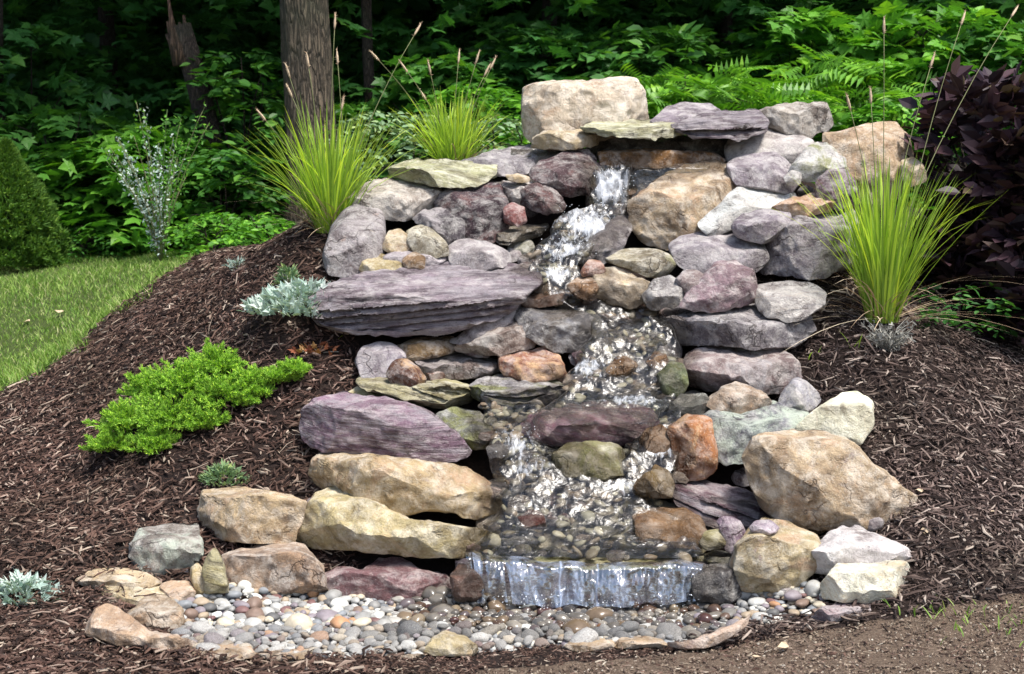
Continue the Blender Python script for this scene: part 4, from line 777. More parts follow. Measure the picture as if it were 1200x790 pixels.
m_.add(*chips(44000, (-3.4, -.35), (4.2, 8.6), mulch_test, .015, .12, .003, .013, .030, 1)); m_.add(*chips(30000, (-3.4, -.35), (4.2, 8.6), mulch_test, .008, .035, .003, .014, .02, 11)); m_.add(*chips(2600, (-.6, 2.4), (4.0, 5.0), lambda px, py, x, y: inpoly(px, py, soil_poly), .01, .05, .002, .008, .01, 13))
mr_ = MB(); mr_.add(*chips(34000, (.6, 3.6), (4.2, 8.0), mulch_test, .015, .14, .003, .012, .030, 2)); mr_.add(*chips(26000, (.6, 3.6), (4.2, 8.0), mulch_test, .008, .04, .003, .013, .02, 12))
MULCH2 = island_mat('greyed_bark_mulch', [(0, (.020, .013, .012)), (.35, (.062, .040, .035)), (.65, (.13, .088, .076)), (.86, (.24, .18, .155)), (1, (.46, .38, .33))], rough=.85, noise_amt=.6)
mro = mr_.build('bark_mulch', MULCH2, smooth=False); tag(mro, 'greyer coarse shredded mulch on the right slope', 'mulch', kind='stuff')
def band_test(px, py, x, y): return ~inpoly(px, py, soil_poly) & ~inpoly(px, py, pebble_poly) & (py > 735)
m_.add(*chips(26000, (-1.8, 1.9), (4.05, 4.75), band_test, .008, .045, .002, .006, .010, 3))
mo = m_.build('bark_mulch', MULCH, smooth=False); tag(mo, 'dark brown shredded bark mulch on the left slope and front', 'mulch', kind='stuff')
m_ = MB(); m_.add(*chips(16000, (-.6, 2.4), (4.0, 4.9), lambda px, py, x, y: inpoly(px, py, soil_poly), .004, .018, .004, .012, .006, 4))
m_.add(*chips(700, (-.6, 2.4), (4.0, 5.0), lambda px, py, x, y: inpoly(px, py, soil_poly), .02, .06, .003, .008, .01, 5))
co = m_.build('soil_crumbs', CRUMB, smooth=False); tag(co, 'loose brown soil crumbs in the front right foreground', 'soil', kind='stuff')

def blades(base, az, lean, ln, wd, bend, seg=5, fold=.25, face=None):
    """curved tapering blades, one strip each (two-sided V)"""
    n = len(base); t_ = np.linspace(0, 1, seg + 1)
    h = np.c_[np.cos(az), np.sin(az), np.zeros(n)]; up = np.array([0, 0, 1.0])
    hor = np.sin(lean)[:, None] * t_ + bend[:, None] * t_ ** 2.2; ver = np.cos(lean)[:, None] * t_ - .45 * bend[:, None] * t_ ** 3
    C = base[:, None] + ln[:, None, None] * (hor[..., None] * h[:, None] + ver[..., None] * up)
    side = np.c_[-np.sin(az), np.cos(az), np.zeros(n)] if face is None else face
    wt = wd[:, None] * np.sqrt(np.clip(1 - t_ ** 2.2, 0, 1)) * (.55 + .45 * np.clip(t_ * 4, 0, 1))
    A = C - side[:, None] * wt[..., None] * .5; B = C + side[:, None] * wt[..., None] * .5; Mi = C + h[:, None] * (wt * fold)[..., None]
    V = np.stack([A, Mi, B], 2); k = (seg + 1) * 3
    f = []
    for i in range(seg):
        o = i * 3; f += [[o, o + 1, o + 4, o + 3], [o + 1, o + 2, o + 5, o + 4]]
    f = np.array(f).ravel(); L = (f[None] + (np.arange(n) * k)[:, None]).ravel()
    return V.reshape(-1, 3), L, np.full(n * seg * 2, 4)
N = 75000; x = rng.uniform(-5.2, -1.3, N); y = rng.uniform(7.0, 12.6, N); z = gz(x, y); px, py = proj(np.c_[x, y, z])
jx = 9 * vnoise(np.c_[x * 6, y * 6, x * 0], 3)
ok = inpoly(px + jx, py + jx, lawn_poly); x, y, z = x[ok], y[ok], z[ok]; n = len(x); hh = .045 + .02 * vnoise(np.c_[x * 1.5, y * 1.5, x * 0], 9)
m_ = MB(); aa = rng.uniform(0, 6.28, n); sa = rng.uniform(0, 6.28, n)
m_.add(*blades(np.c_[x, y, z - .005], aa, rng.uniform(.05, .6, n), hh * rng.uniform(.6, 1.5, n), rng.uniform(.004, .008, n), rng.uniform(0, .5, n), seg=2, face=np.c_[np.cos(sa), np.sin(sa), sa * 0]))
lo = m_.build('lawn_grass', LM['lawn']); tag(lo, 'short mown green lawn at the left', 'grass', kind='stuff')

# ------------------------------------------------------------------ plants
def grass_clump(name, label, base, n, hgt, spread, wd, stalks, seed):
    rg = np.random.default_rng(seed); base = np.asarray(base, float); root = empty(name, base, label, 'ornamental grass')
    a = rg.uniform(0, 6.28, n); r = .07 * np.sqrt(rg.uniform(0, 1, n)); b = np.c_[np.cos(a) * r, np.sin(a) * r, np.zeros(n) - .02]
    az = a + rg.normal(0, .5, n); lean = np.abs(rg.normal(0, spread, n)) + .03; ln = hgt * rg.beta(4, 1.8, n) * 1.15; bend = np.abs(rg.normal(0, .11, n)) * (1 + 2 * (rg.uniform(0, 1, n) > .9)) + lean * .35 * rg.uniform(0, 1, n)
    m = MB(); m.add(*blades(b, az, lean, ln, rg.uniform(.6, 1.15, n) * wd, bend, seg=8)); m.build('blades', LM['grass'], root)
    n2 = n // 6; ix = rg.integers(0, n, n2); m = MB(); m.add(*blades(b[ix], rg.uniform(0, 6.28, n2), rg.uniform(.5, 1.35, n2), hgt * rg.uniform(.25, .75, n2), wd * rg.uniform(.3, .7, n2), rg.uniform(.2, .9, n2), seg=8)); m.build('dead_blades', LM['seed'], root)
    for (px, py, dd) in stalks:
        tip = P(px, py, dd) - base; s0 = np.array([rg.normal(0, .03), rg.normal(0, .03), 0])
        tt_ = np.linspace(0, 1, 9)[:, None]; mid = s0 + (tip - s0) * np.array([.45, .45, .6]); c = (1 - tt_) ** 2 * s0 + 2 * tt_ * (1 - tt_) * mid + tt_ ** 2 * tip
        q = MB(); q.add(*tube(c, np.linspace(.0028, .0015, 9), 5)); st = q.build('flower_stalk', LM['stalk'], root)
        dr = norm(c[-1] - c[-2]); hp = np.array([c[-1] + dr * s for s in np.linspace(0, .075, 6)]); q = MB(); q.add(*tube(hp, [.002, .005, .006, .0055, .004, .001], 6))
        nb_ = 60; ts = rg.uniform(0, .075, nb_); q.add(*scatter([(-.5, 0, 0), (.5, 0, 0), (0, 1, 0)], [[0, 1, 2]], c[-1] + dr * ts[:, None], frames(dr + rg.normal(0, .5, (nb_, 3)), rg.normal(size=(nb_, 3))), np.tile([.003, .016, 1.], (nb_, 1))))
        q.build('seed_head', LM['seed'], st)
    return root
gA = G(388, 262); gA[1] = 6.95; gA[2] = gz(gA[0], gA[1]) - .02
grass_clump('fountain_grass', 'bright green grass clump in front of the thick tree trunk', P(388, 268, 6.9), 380, .60, .25, .0095, [(312, 142, 6.7), (362, 80, 6.9), (392, 35, 6.95), (396, 76, 7.0), (340, 92, 6.8), (400, 130, 6.9), (485, 42, 7.1), (343, 115, 6.9)], 1)
grass_clump('fountain_grass', 'bright green grass clump behind the pale yellow green flagstone', P(532, 198, 7.45), 330, .42, .32, .009, [(478, 85, 7.5), (505, 88, 7.4), (537, 75, 7.5), (557, 76, 7.5), (567, 90, 7.45), (574, 82, 7.5), (445, 72, 7.3), (500, 118, 7.5)], 2)
grass_clump('fountain_grass', 'tall bright green grass clump on the right slope with long flower stalks', P(1034, 372, 6.25), 400, .72, .19, .0095, [(1036, 40, 6.3), (997, 130, 6.2), (1021, 122, 6.3), (1126, 30, 6.6), (1185, 20, 6.8), (1090, 80, 6.4)], 3)
def long_blades(): pass

OV = np.array([(0, 0, 0), (.22, .22, .05), (.26, .55, .05), (0, 1, -.06), (-.26, .55, .05), (-.22, .22, .05), (0, .5, -.03)]); OVF = [[0, 1, 2, 6], [6, 2, 3], [6, 3, 4], [0, 6, 4, 5]]
MP = np.array([(0, 0, 0), (.18, .05, .02), (.55, .02, .0), (.36, .28, .04), (.62, .55, -.02), (.30, .55, .04), (.22, .72, .03), (0, 1.05, -.06), (-.22, .72, .03), (-.30, .55, .04), (-.62, .55, -.02), (-.36, .28, .04), (-.55, .02, 0), (-.18, .05, .02), (0, .42, .0)])
MPF = [[14, i, i + 1] for i in range(0, 13)] + [[14, 13, 0]]
def sprays(cent, outw, rg, nl=9, L=.30, ls=.10, tilt=.35, tmpl=(OV, OVF), twig=None, jit=.35):
    """flat twigs with alternate leaves; returns mesh arrays"""
    n = len(cent); h = norm(outw * np.array([1, 1, .35]) + rg.normal(0, .25, (n, 3)) * np.array([1, 1, .4]))
    nr = norm(np.array([0, 0, 1.]) + outw * tilt + rg.normal(0, .25, (n, 3))); side = norm(np.cross(h, nr)); nr = np.cross(side, h)
    i = np.arange(nl); s = (i + .5) / nl - .35; sg = np.where(i % 2, 1, -1); sg = np.where(i == nl - 1, 0, sg)
    Lr = L * rg.uniform(.6, 1.3, n)
    pos = cent[:, None] + h[:, None] * (s[None] * Lr[:, None])[..., None] - np.array([0, 0, 1.]) * ((s[None] + .35) ** 2 * Lr[:, None] * .35)[..., None]
    d = h[:, None] * np.where(sg == 0, 1, .55)[None, :, None] + side[:, None] * (sg * .9)[None, :, None] + rg.normal(0, jit * .5, (n, nl, 3)); d[..., 2] -= .15
    nn = nr[:, None] + rg.normal(0, jit, (n, nl, 3)); sc = ls * rg.uniform(.65, 1.2, (n, nl)) * (1 - .25 * np.abs(s - .1))[None]
    pos, d, nn, sc = pos.reshape(-1, 3), d.reshape(-1, 3), nn.reshape(-1, 3), sc.reshape(-1)
    return scatter(*tmpl, pos, frames(norm(d), nn), np.c_[sc, sc, sc])
def leafy_shrub(name, label, base, h, w, nsp, ls, mat, seed, tmpl=(OV, OVF), nl=9, L=.3, stems=4, group=None, cat='shrub', low=.1, bark=DBARK, tilt=.35, up=.15):
    rg = np.random.default_rng(seed); base = np.asarray(base, float); root = empty(name, base, label, cat, group)
    q = MB(); ends = []
    for k in range(stems):
        a = rg.uniform(0, 6.28); rr = w * rg.uniform(.1, .45); tt_ = np.linspace(0, 1, 8)[:, None]
        e = np.array([math.cos(a) * rr, math.sin(a) * rr * .8, h * rg.uniform(.7, .98)]); mid = e * np.array([.25, .25, .6]) + rg.normal(0, .05, 3)
        c = (1 - tt_) ** 2 * np.array([0, 0, -.05]) + 2 * tt_ * (1 - tt_) * mid + tt_ ** 2 * e; ends.append(c); q.add(*tube(c, np.linspace(.011 + .004 * h, .003, 8), 6))
    st = np.concatenate([c[2:] for c in ends])
    z = rg.uniform(low, 1, nsp); a = rg.uniform(0, 6.28, nsp); rr = w * .5 * np.sqrt(np.clip(1 - (2 * (z - .5)) ** 2 * .75, .1, 1)) * rg.uniform(.25, 1, nsp) ** .6
    rr *= 1 + .35 * vnoise(np.c_[a * 1.2, z * 4, a * 0 + seed], seed)
    cen = np.c_[np.cos(a) * rr, np.sin(a) * rr, z * h]; ow = norm(np.c_[np.cos(a), np.sin(a), up + a * 0])
    for i in range(0, nsp, 3):
        j = np.argmin(((st - cen[i]) ** 2).sum(1) + (st[:, 2] > cen[i, 2]) * .3); q.add(*tube(np.array([st[j], (st[j] + cen[i]) / 2 + [0, 0, .02], cen[i]]), [.004, .003, .002], 4))
    q.build('stems', bark, root)
    m = MB(); m.add(*sprays(cen, ow, rg, nl=nl, L=L, ls=ls, tmpl=tmpl, tilt=tilt)); m.build('foliage', mat, root, smooth=False)
    return root
def GP(px, py, d):  # standing point on the ground under a line of sight at depth d
    p = P(px, py, d); return np.array([p[0], d, gz(p[0], d)])
def hat(px, py_top, d): # height above the ground reached at that photo row
    p = P(px, py_top, d); return float(p[2] - gz(p[0], d))

# dark purple shrub at the right edge
b = GP(1168, 300, 6.95)
leafy_shrub('ninebark_shrub', 'dark purple leaved shrub at the right behind the grass clump', b, hat(1150, 75, 6.95), .76, 240, .125, LM['purple'], 5, nl=9, L=.22, stems=14, low=.02, tilt=.3, up=2.6)
b = GP(1215, 300, 6.7)
leafy_shrub('ninebark_shrub', 'second dark purple shrub cut off by the right edge', b, hat(1200, 150, 6.7), .6, 130, .12, LM['purple'], 6, nl=9, L=.2, stems=9, low=.02, tilt=.3, up=2.6)
leafy_shrub('low_shrub', 'low dark green shrub under the purple leaved shrub', GP(1120, 330, 6.6), .22, .6, 60, .05, LM['deep'], 8, nl=7, L=.15)

# needle foliage
def needles(cen, outw, n, ln, wd, rg, k=5):
    N = len(cen); c = np.repeat(cen, k, 0); o = np.repeat(outw, k, 0)
    d = norm(o + rg.normal(0, .55, (N * k, 3)) + np.array([0, 0, .25]))
    tv = [(-.5, 0, 0), (.5, 0, 0), (.32, .6, .1), (0, 1, 0), (-.32, .6, .1)]
    return scatter(tv, [[0, 1, 2, 3, 4]], c, frames(d, rg.normal(size=(N * k, 3))), np.c_[wd * rg.uniform(.7, 1.3, N * k), ln * rg.uniform(.6, 1.3, N * k), np.full(N * k, wd)])
rg = np.random.default_rng(12)
jroot_p = GP(200, 490, 6.05)
jroot = empty('creeping_juniper', jroot_p, 'feathery bright green low juniper on the left slope', 'juniper')
lobes = [(250, 432, 32, 24, 6.15), (220, 455, 45, 32, 6.08), (175, 462, 30, 22, 6.1), (262, 470, 36, 26, 6.0), (200, 495, 45, 30, 5.95), (150, 500, 36, 25, 5.97), (128, 525, 26, 16, 5.9), (180, 525, 30, 18, 5.85), (238, 500, 30, 20, 5.92), (290, 450, 20, 16, 6.05), (325, 445, 24, 10, 6.05), (345, 436, 18, 8, 6.05), (300, 462, 22, 8, 6.02)]
m = MB(); q = MB()
for (a_, b_, w_, h_, dd) in lobes:
    c0 = P(a_, b_, dd); rw = w_ / F * dd; rh = h_ / F * dd; N = int(30 * w_)
    nb = int(2.6 * w_); d = norm(rg.normal(size=(nb, 3)) * [1, 1, .8]); d[:, 2] = np.abs(d[:, 2]) * 1.1 - .22; bl = rg.uniform(.6, 1.25, nb) * (1 + .25 * vnoise(d * 3.1 + a_, 5))
    ax_ = d * bl[:, None] * np.array([rw, rw * .9, rh * 1.15]); kk_ = 22; sv = rg.uniform(.35, 1, (nb, kk_)) ** .7
    cen = (c0 - jroot_p) + ax_[:, None] * sv[..., None] + rg.normal(0, .009, (nb, kk_, 3)) * (1.35 - sv)[..., None] + np.array([0, 0, .02]) * (sv ** 2)[..., None]
    cen = cen.reshape(-1, 3); dd_ = np.repeat(norm(ax_ + [0, 0, .03]), kk_, 0)
    m.add(*needles(cen, dd_ * 1.1, len(cen), .017, .0045, rg, 6))
    for bi in range(0, nb, 4): q.add(*tube(np.array([c0 - jroot_p, c0 - jroot_p + ax_[bi] * .5, c0 - jroot_p + ax_[bi] * .85]), [.003, .0025, .001], 4))
    q.add(*tube(np.array([[0, 0, 0], (c0 - jroot_p) * .5, c0 - jroot_p]), [.010, .007, .004], 5))
m.build('foliage', LM['juniper'], jroot, smooth=False); q.build('branches', DBARK, jroot)
# dwarf spruce at the left edge
sp = GP(12, 300, 10.9); hs = hat(12, 168, 10.9); sroot = empty('dwarf_spruce', sp, 'dense conical dwarf spruce cut off by the left edge', 'conifer')
rg = np.random.default_rng(13); N = 7500; zz = rg.uniform(0, 1, N) ** 1.25; a = rg.uniform(0, 6.28, N); rr = .42 * np.clip(1 - zz ** 1.5, 0, 1) * (1 + .22 * vnoise(np.c_[np.cos(a) * 5, np.sin(a) * 5, zz * 12], 4)) * rg.uniform(.8, 1, N)
cen = np.c_[np.cos(a) * rr, np.sin(a) * rr, zz * hs]; m = MB(); m.add(*needles(cen, norm(np.c_[np.cos(a), np.sin(a), .5 + 0 * a]), N, .050, .013, rg, 6)); m.build('foliage', LM['spruce'], sroot, smooth=False)
q = MB(); q.add(*tube(np.array([[0, 0, -.05], [0, 0, hs * .5], [0, 0, hs * .93]]), [.04, .025, .006], 8)); q.build('trunk', DBARK, sroot)

# silvery and grey-green perennials
def rosette(name, label, base, w, h, n, ls, mat, seed, cat='plant', thin=1.0):
    rg = np.random.default_rng(seed); root = empty(name, base, label, cat)
    a = rg.uniform(0, 6.28, n); el = rg.uniform(.1, 1.3, n); rr = rg.uniform(0, 1, n) ** .6
    cen = np.c_[np.cos(a) * rr * w * .5, np.sin(a) * rr * w * .4, h * (1 - rr ** 2) * rg.uniform(.5, 1, n)]
    d = norm(np.c_[np.cos(a) * np.cos(el), np.sin(a) * np.cos(el), np.sin(el)]); sc = ls * rg.uniform(.6, 1.2, n)
    m = MB(); m.add(*scatter(MP, MPF, cen, frames(d, np.array([0, 0, 1.]) + rg.normal(0, .6, (n, 3))), np.c_[sc * .6 * thin, sc, sc])); m.build('leaves', mat, root, smooth=False)
    q = MB()
    for i in range(0, n, max(n // 14, 1)): q.add(*tube(np.array([[0, 0, -.01], cen[i] * .6, cen[i]]), [.004, .003, .002], 4))
    q.build('stems', LM['twig'], root); return root
rosette('dusty_miller', 'silvery white leaved plant beside the layered purple slab', G(358, 366) , .52, .12, 620, .055, LM['silver'], 21)
rosette('dusty_miller', 'silvery plant at the lower left edge of the photo', G(26, 704), .22, .08, 200, .05, LM['silver'], 22)
rosette('artemisia', 'feathery grey green tuft just below the juniper', G(262, 566), .19, .075, 420, .028, LM['sage'], 23, thin=.6)
rosette('artemisia', 'small grey green tuft up slope behind the silvery white plant', G(338, 336), .11, .10, 160, .035, LM['sage'], 24, thin=.6)
rosette('artemisia', 'tiny silvery tuft high on the left mulch slope', G(278, 318), .10, .07, 70, .035, LM['silver'], 25, thin=.4)
rosette('dry_seedling', 'rust coloured dry leaves below the layered slab', G(372, 412), .20, .03, 60, .035, LM['redleaf'], 26)
# dried silvery twigs at the foot of the right grass clump
rg = np.random.default_rng(31); tb = G(1040, 412); troot = empty('dried_lavender', tb, 'dry silvery twiggy plant at the foot of the right grass', 'plant')
q = MB(); 
for k in range(70):
    a = rg.uniform(0, 6.28); l = rg.uniform(.06, .17); e = np.array([math.cos(a) * l * .7, math.sin(a) * l * .5, l * rg.uniform(.3, 1)]); md = e * .5 + rg.normal(0, .012, 3)
    q.add(*tube(np.array([[0, 0, -.01], md, e]), [.0028, .002, .001], 4))
    n = 7; s = rg.uniform(.3, 1, n)[:, None]; q.add(*scatter(OV[:6], [[0, 1, 2, 3], [0, 3, 4, 5]], e * s, frames(rg.normal(size=(n, 3)) + [0, 0, .5], rg.normal(size=(n, 3))), np.tile([.014, .028, .01], (n, 1))))
q.build('twigs', LM['twig'], troot, smooth=False)
# airy silvery-leaved shrub before the woods, left
rg = np.random.default_rng(32); ab = GP(188, 285, 10.4); ar = empty('silvery_shrub', ab, 'airy shrub with tiny pale silvery leaves before the woods', 'shrub')
q = MB(); lf = MB(); lf2 = MB(); h0 = hat(188, 130, 10.4)
for k in range(26):
    a = rg.uniform(0, 6.28); l = h0 * rg.uniform(.5, 1.05); tt_ = np.linspace(0, 1, 8)[:, None]; e = np.array([math.cos(a) * .33 * rg.uniform(.4, 1.2), math.sin(a) * .3, l]); md = e * [.3, .3, .6]
    c = 2 * tt_ * (1 - tt_) * md + tt_ ** 2 * e; q.add(*tube(c, np.linspace(.006, .002, 8), 4)); n = 95; s = rg.uniform(.1, 1, n)
    pp = 2 * (s * (1 - s))[:, None] * md + (s ** 2)[:, None] * e + rg.normal(0, .018, (n, 3)); (lf if k % 2 else lf2).add(*scatter(OV[:6], [[0, 1, 2, 3], [0, 3, 4, 5]], pp, frames(rg.normal(size=(n, 3)) + [0, 0, .4], rg.normal(size=(n, 3))), np.tile([.022, .028, .01], (n, 1)) * rg.uniform(.6, 1.3, (n, 1))))
q.build('stems', LM['stalk'], ar); lf.build('foliage', LM['silver'], ar, smooth=False); lf2.build('foliage', LM['bright'], ar, smooth=False)
# little grass tufts
def tuft(label, base, n, h, seed, mat='grass'):
    rg = np.random.default_rng(seed); m = MB(); a = rg.uniform(0, 6.28, n); b = np.c_[rg.normal(0, .012, n) * max(n / 8, 1), rg.normal(0, .012, n) * max(n / 8, 1), np.full(n, -.005)]
    m.add(*blades(b, a, rg.uniform(.05, .7, n), h * rg.uniform(.5, 1.1, n), np.full(n, .006), rg.uniform(.05, .5, n), seg=4)); o = m.build('grass_tuft', LM[mat]); o.location = base; tag(o, label, 'grass tuft', kind='stuff' if n > 50 else None)
tuft('short green shoot left of the dry silvery plant', G(951, 420), 3, .09, 41)
tuft('small green sprout below the right grass clump', G(1003, 408), 3, .10, 42)
tuft('patch of fresh grass at the right edge of the foreground', G(1165, 722), 90, .05, 43, 'lawn')
tuft('thin grass sprig at the left end of the layered slab', G(392, 402), 5, .07, 44)
# fallen leaves and pale chips
lm = LM['seed']
for i, (px, py, lb, l_) in enumerate([(1160, 605, 'pale chip lying on the right mulch', .03), (1128, 742, 'white pebble on the bare soil at the right', .016), (1080, 580, 'curled yellow leaf beside the largest tan boulder', .05), (1078, 628, 'yellow leaf scrap below the largest tan boulder', .04), (1150, 655, 'tan leaf scrap at the right edge of the mulch', .03), (925, 762, 'crumpled tan leaf on the soil in front', .05), (880, 775, 'pale leaf fragment on the bare soil in front', .035), (28, 385, 'white leaf on the lawn', .08), (75, 372, 'dry leaf on the lawn', .06)]):
    rg = np.random.default_rng(60 + i); b = G(px, py); m = MB(); v = OV.copy(); v[:, 2] = .12 * np.sin(v[:, 0] * 7 + i) + .08 * np.sin(v[:, 1] * 6)
    m.add(*scatter(v, OVF, np.array([[0, 0, .006 + (.03 if px < 100 else .012)]]), frames(np.array([[math.cos(i * 2.), math.sin(i * 2.), .15]]), np.array([[.1, -.5, 1.]])), np.full((1, 3), l_))); o = m.build('fallen_leaf', lm, smooth=False); o.location = b; tag(o, lb if 'pebble' not in lb else 'small pale scrap on the bare soil at the right', 'leaf')

# ------------------------------------------------------------------ woods
def trunk(root, r0, r1, H, lean=(0, 0), seed=0, mat=BARK, name='trunk'):
    rg = np.random.default_rng(seed); n = 40; z = np.linspace(-.15, H, n); t_ = np.clip(z / H, 0, 1); c = np.c_[lean[0] * t_ + .04 * np.sin(z * 1.1 + seed), lean[1] * t_, z]
    r = r1 + (r0 - r1) * (1 - t_) + r0 * .45 * np.exp(-np.clip(z, 0, 9) * 5); V, L, S = tube(c, r, 36)
    ax = np.repeat(c, 36, 0); dv = V - ax; an = np.arctan2(dv[:, 1], dv[:, 0]); f = 1 + .07 * vnoise(np.c_[an * 3.2, V[:, 2] * 1.2, an * 0], seed) + .05 * vnoise(np.c_[np.cos(an) * 9, np.sin(an) * 9, V[:, 2] * 4], seed + 3)
    q = MB(); q.add(ax + dv * f[:, None], L, S); return q.build(name, mat, root)
def tree(label, base, r0, H, crown_r, seed, lean=(0, 0), mat=BARK, nsp=260, name='tree'):
    rg = np.random.default_rng(seed); root = empty(name, base, label, 'tree'); tr = trunk(root, r0, r0 * .6, H, lean, seed, mat)
    q = MB()
    for k in range(9):
        a = k * .7 + rg.uniform(0, .5); z0 = H * rg.uniform(.6, .97); s0 = np.array([lean[0] * z0 / H, lean[1] * z0 / H, z0]); e = s0 + np.array([math.cos(a) * crown_r * .8, math.sin(a) * crown_r * .8, rg.uniform(.4, 1.4)])
        q.add(*tube(np.array([s0, (s0 + e) / 2 + [0, 0, .25], e]), [r0 * .28, r0 * .16, .015], 6))
    q.build('branches', mat, root)
    d = norm(rg.normal(size=(nsp, 3))); rad = rg.uniform(.2, 1, nsp) ** .5
    cen = d * rad[:, None] * np.array([crown_r, crown_r, 1.1]) + np.array([lean[0], lean[1], H + .8]); cen[:, 2] = np.maximum(cen[:, 2], H - .3 + .3 * rg.uniform(0, 1, nsp))
    m = MB(); m.add(*sprays(cen, norm(d * [1, 1, .2]), rg, nl=9, L=.8, ls=.30, tmpl=(OV, OVF))); m.build('crown', LM['woods'], root, smooth=False); return root
def W2(px, d): return GP(px, 250, d)
tree('thick rough barked tree trunk left of centre', W2(364, 11.6), .215, 6.199999999999999, 2.2, 71)
tree('slender dark tree right of the thick trunk', W2(443, 13.0), .055, 6.199999999999999, 1.6, 72, mat=DBARK, nsp=160, lean=(-.15, 0))
tree('black shaded tree trunk at the left edge', W2(2, 12.6), .10, 6.4, 2.2, 73, mat=DBARK)
tree('shaded tree deep in the woods behind the crowning block', W2(640, 15.0), .09, 6.6, 2.6, 74, mat=DBARK)
tree('shaded tree in the woods above the tall tan boulder', W2(1040, 13.5), .06, 6.6, 2.4, 75, mat=DBARK)
tree('shaded tree in the woods left of the dead snag', W2(130, 15.5), .09, 6.6, 2.4, 76, mat=DBARK)
tree('shaded tree in the woods behind the capstones', W2(850, 16.5), .08, 6.800000000000001, 2.6, 77, mat=DBARK)
# broken snag
sb = W2(262, 11.9); sr = empty('dead_snag', sb, 'leaning broken dead trunk with a split pale top', 'dead tree')
hsn = hat(216, 28, 11.9); V, L, S = tube(np.array([[0, 0, -.1], [-.06, 0, hsn * .35], [-.18, 0, hsn * .7], [-.32, 0, hsn * .98]]), [.12, .10, .095, .09], 20)
q = MB(); q.add(V * 1, L, S); q.build('trunk', DBARK, sr)
q = MB()
for k in range(9):
    a = k * .7; ox, oy = math.cos(a) * .06, math.sin(a) * .06; hh_ = .16 + .10 * math.sin(k * 2.3) + (.12 if k in (2, 6) else 0)
    q.add(*tube(np.array([[-.29 + ox, oy, hsn * .80], [-.33 + ox, oy, hsn * .90], [-.36 + ox * 1.3, oy * 1.3, hsn * .90 + hh_]]), [.045, .036, .010], 5))
q.build('splintered_top', PALEWOOD, sr)
# shrubs and saplings of the wood edge
sh = [
 (170, 150, 11.8, 1.35, 150, .14, 'bright', 'broad leaved green sapling behind the airy silvery shrub', 'MP'),
 (75, 130, 12.2, 1.5, 130, .14, 'woods', 'leafy shaded sapling above the dwarf spruce', 'MP'),
 (285, 60, 12.0, 1.0, 130, .12, 'woods', 'leafy sapling between the dead snag and the thick trunk', 'OV'),
 (265, 175, 11.4, .9, 90, .11, 'woods', 'low leafy shrub at the foot of the dead snag', 'OV'),
 (420, 120, 12.4, .9, 110, .13, 'woods', 'leafy shrub filling the gap right of the thick trunk', 'MP'),
 (520, 70, 12.6, 1.4, 150, .14, 'woods', 'broad leaved shrub behind the second grass clump', 'MP'),
 (560, 100, 10.6, .8, 110, .10, 'bright', 'light green small leaved shrub left of the crowning block', 'OV'),
 (470, 130, 10.3, 1.0, 130, .07, 'sage', 'dense pale green shrub between the two upper grass clumps', 'OV'),
 (590, 135, 9.6, .6, 90, .06, 'sage', 'silvery green shrub leaning against the crowning block', 'OV'),
 (640, 30, 13.2, 1.6, 150, .15, 'deep', 'dark leafy sapling high above the crowning block', 'MP'),
 (760, 30, 13.0, 1.8, 170, .15, 'woods', 'shaded spreading shrub right of the crowning block', 'OV'),
 (800, 75, 11.2, 1.0, 120, .11, 'fern', 'bright feathery sumac above the yellowish capstone', 'PN'),
 (880, 95, 10.8, 1.1, 150, .11, 'fern', 'bright feathery sumac above the grey tan block', 'PN'),
 (960, 70, 11.3, 1.1, 130, .12, 'fern', 'bright feathery sumac left of the tallest flower stalk', 'PN'),
 (945, 15, 12.6, 1.3, 140, .15, 'bright', 'green maple sapling reaching the top of the frame', 'MP'),
 (1080, 10, 12.0, 1.5, 170, .16, 'bright', 'broad leaved maple sapling above the purple shrub', 'MP'),
 (1180, 30, 11.5, 1.3, 150, .15, 'woods', 'broad leaved sapling at the top right corner', 'MP'),
 (1040, 120, 10.6, .8, 110, .11, 'bright', 'leafy green shrub just behind the tall tan boulder', 'OV'),
 (30, 30, 13.0, 1.5, 130, .15, 'deep', 'dark leafy sapling at the top left corner', 'MP'),
 (250, 250, 10.6, .6, 60, .07, 'bright', 'low green ground plant at the edge of the lawn', 'OV'),
 (310, 250, 9.8, .5, 60, .07, 'bright', 'low leafy weed at the top of the left mulch slope', 'OV'),
 (100, 270, 11.2, .5, 50, .06, 'woods', 'low dark weeds right of the dwarf spruce', 'OV'),
]
PNV = []; PNF = []
for i in range(7):
    for sg in (-1, 1):
        b0 = len(PNV); y0 = .1 + i * .13; PNV += [(0, y0, 0), (sg * .20, y0 + .01, .03), (sg * .40, y0 + .12, -.03), (sg * .17, y0 + .11, .03)]; PNF.append([b0, b0 + 1, b0 + 2, b0 + 3] if sg > 0 else [b0 + 3, b0 + 2, b0 + 1, b0])
PN = (np.array(PNV), PNF)
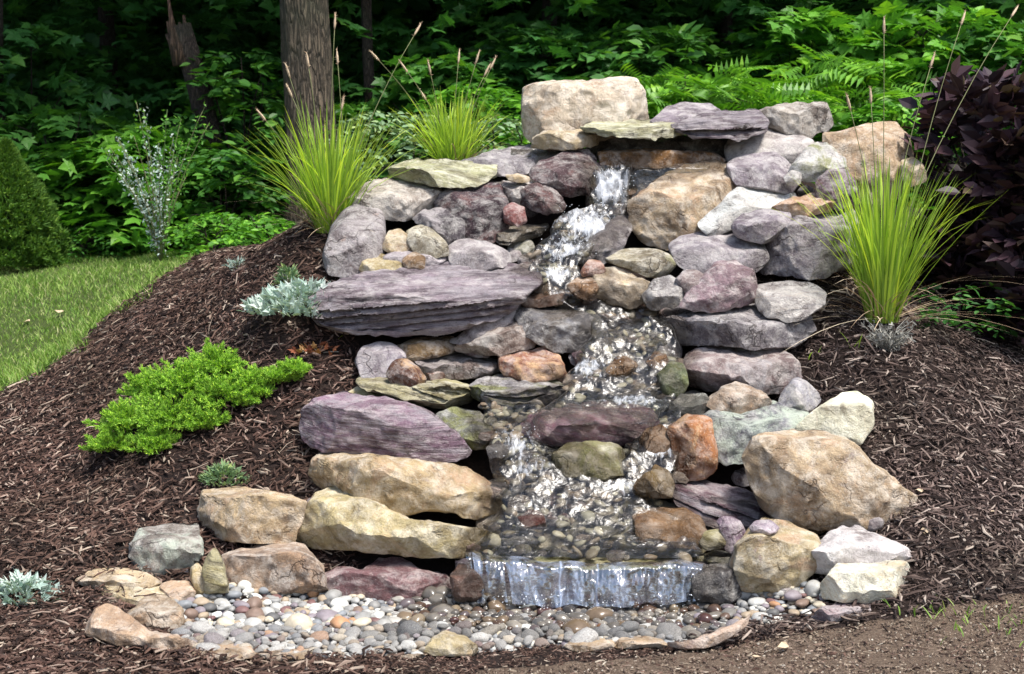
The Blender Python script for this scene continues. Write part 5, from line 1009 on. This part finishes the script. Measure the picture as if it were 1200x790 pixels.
for i, (px, pt, d, wd, ns, ls, mt, lb, sh_) in enumerate(sh):
    b = W2(px, d); h = max(hat(px, pt, d), .25); kk = {'MP': ((MP, MPF), 7, .42, ls), 'OV': ((OV, OVF), 9, .32, ls * .95), 'PN': (PN, 4, .42, ls * 3.0)}[sh_]
    nm = {'MP': 'maple_sapling', 'OV': 'leafy_shrub', 'PN': 'sumac_shrub'}[sh_]
    leafy_shrub(nm, lb, b, h, wd, int(ns * (.8 if sh_ == 'PN' else 1.5)), kk[3], LM[mt], 100 + i, tmpl=kk[0], nl=kk[1], L=kk[2], stems=4, tilt=.5)
# the woodland mass behind
rg = np.random.default_rng(200)
m = MB()
N = 5200; dd = rg.uniform(12.5, 19, N); x = rg.uniform(-.42, .42, N) * dd * 1.05; zt = rg.uniform(.3, 4.6, N); cen = np.c_[x, dd, zt + .9]
k = vnoise(np.c_[x * .9, dd * .7, zt * 1.1], 77) > -.25; cen = cen[k]; a = rg.uniform(-2.6, -.5, len(cen)); ow = np.c_[np.cos(a), np.sin(a), a * 0 + .1]
m.add(*sprays(cen, ow, rg, nl=7, L=.5, ls=.17, tmpl=(MP, MPF), tilt=.3))
wo_ = m.build('woodland_understory', LM['deep'], smooth=False); tag(wo_, 'dark leafy undergrowth deep in the woods', 'woods', kind='stuff')
m = MB(); N = 13000; dd = rg.uniform(19, 30, N); x = rg.uniform(-.5, .5, N) * dd * 1.2; cen = np.c_[x, dd, rg.uniform(.5, 9.5, N)]; a = rg.uniform(0, 6.28, N)
m.add(*sprays(cen, np.c_[np.cos(a), np.sin(a), a * 0], rg, nl=7, L=1.0, ls=.7, tmpl=(OV, OVF), jit=.9))
# leaf layer above the view, added to shade the woods
N = 3600; cen = np.c_[rg.uniform(-13, 13, N), rg.uniform(15.5, 30, N), rg.uniform(6.2, 9.5, N)]; a = rg.uniform(0, 6.28, N)
m.add(*sprays(cen, np.c_[np.cos(a), np.sin(a), a * 0], rg, nl=9, L=1.4, ls=.75, tmpl=(OV, OVF)))
wo_ = m.build('woodland_canopy', LM['deep'], smooth=False); tag(wo_, 'dense shaded forest foliage closing off the background', 'woods', kind='stuff')
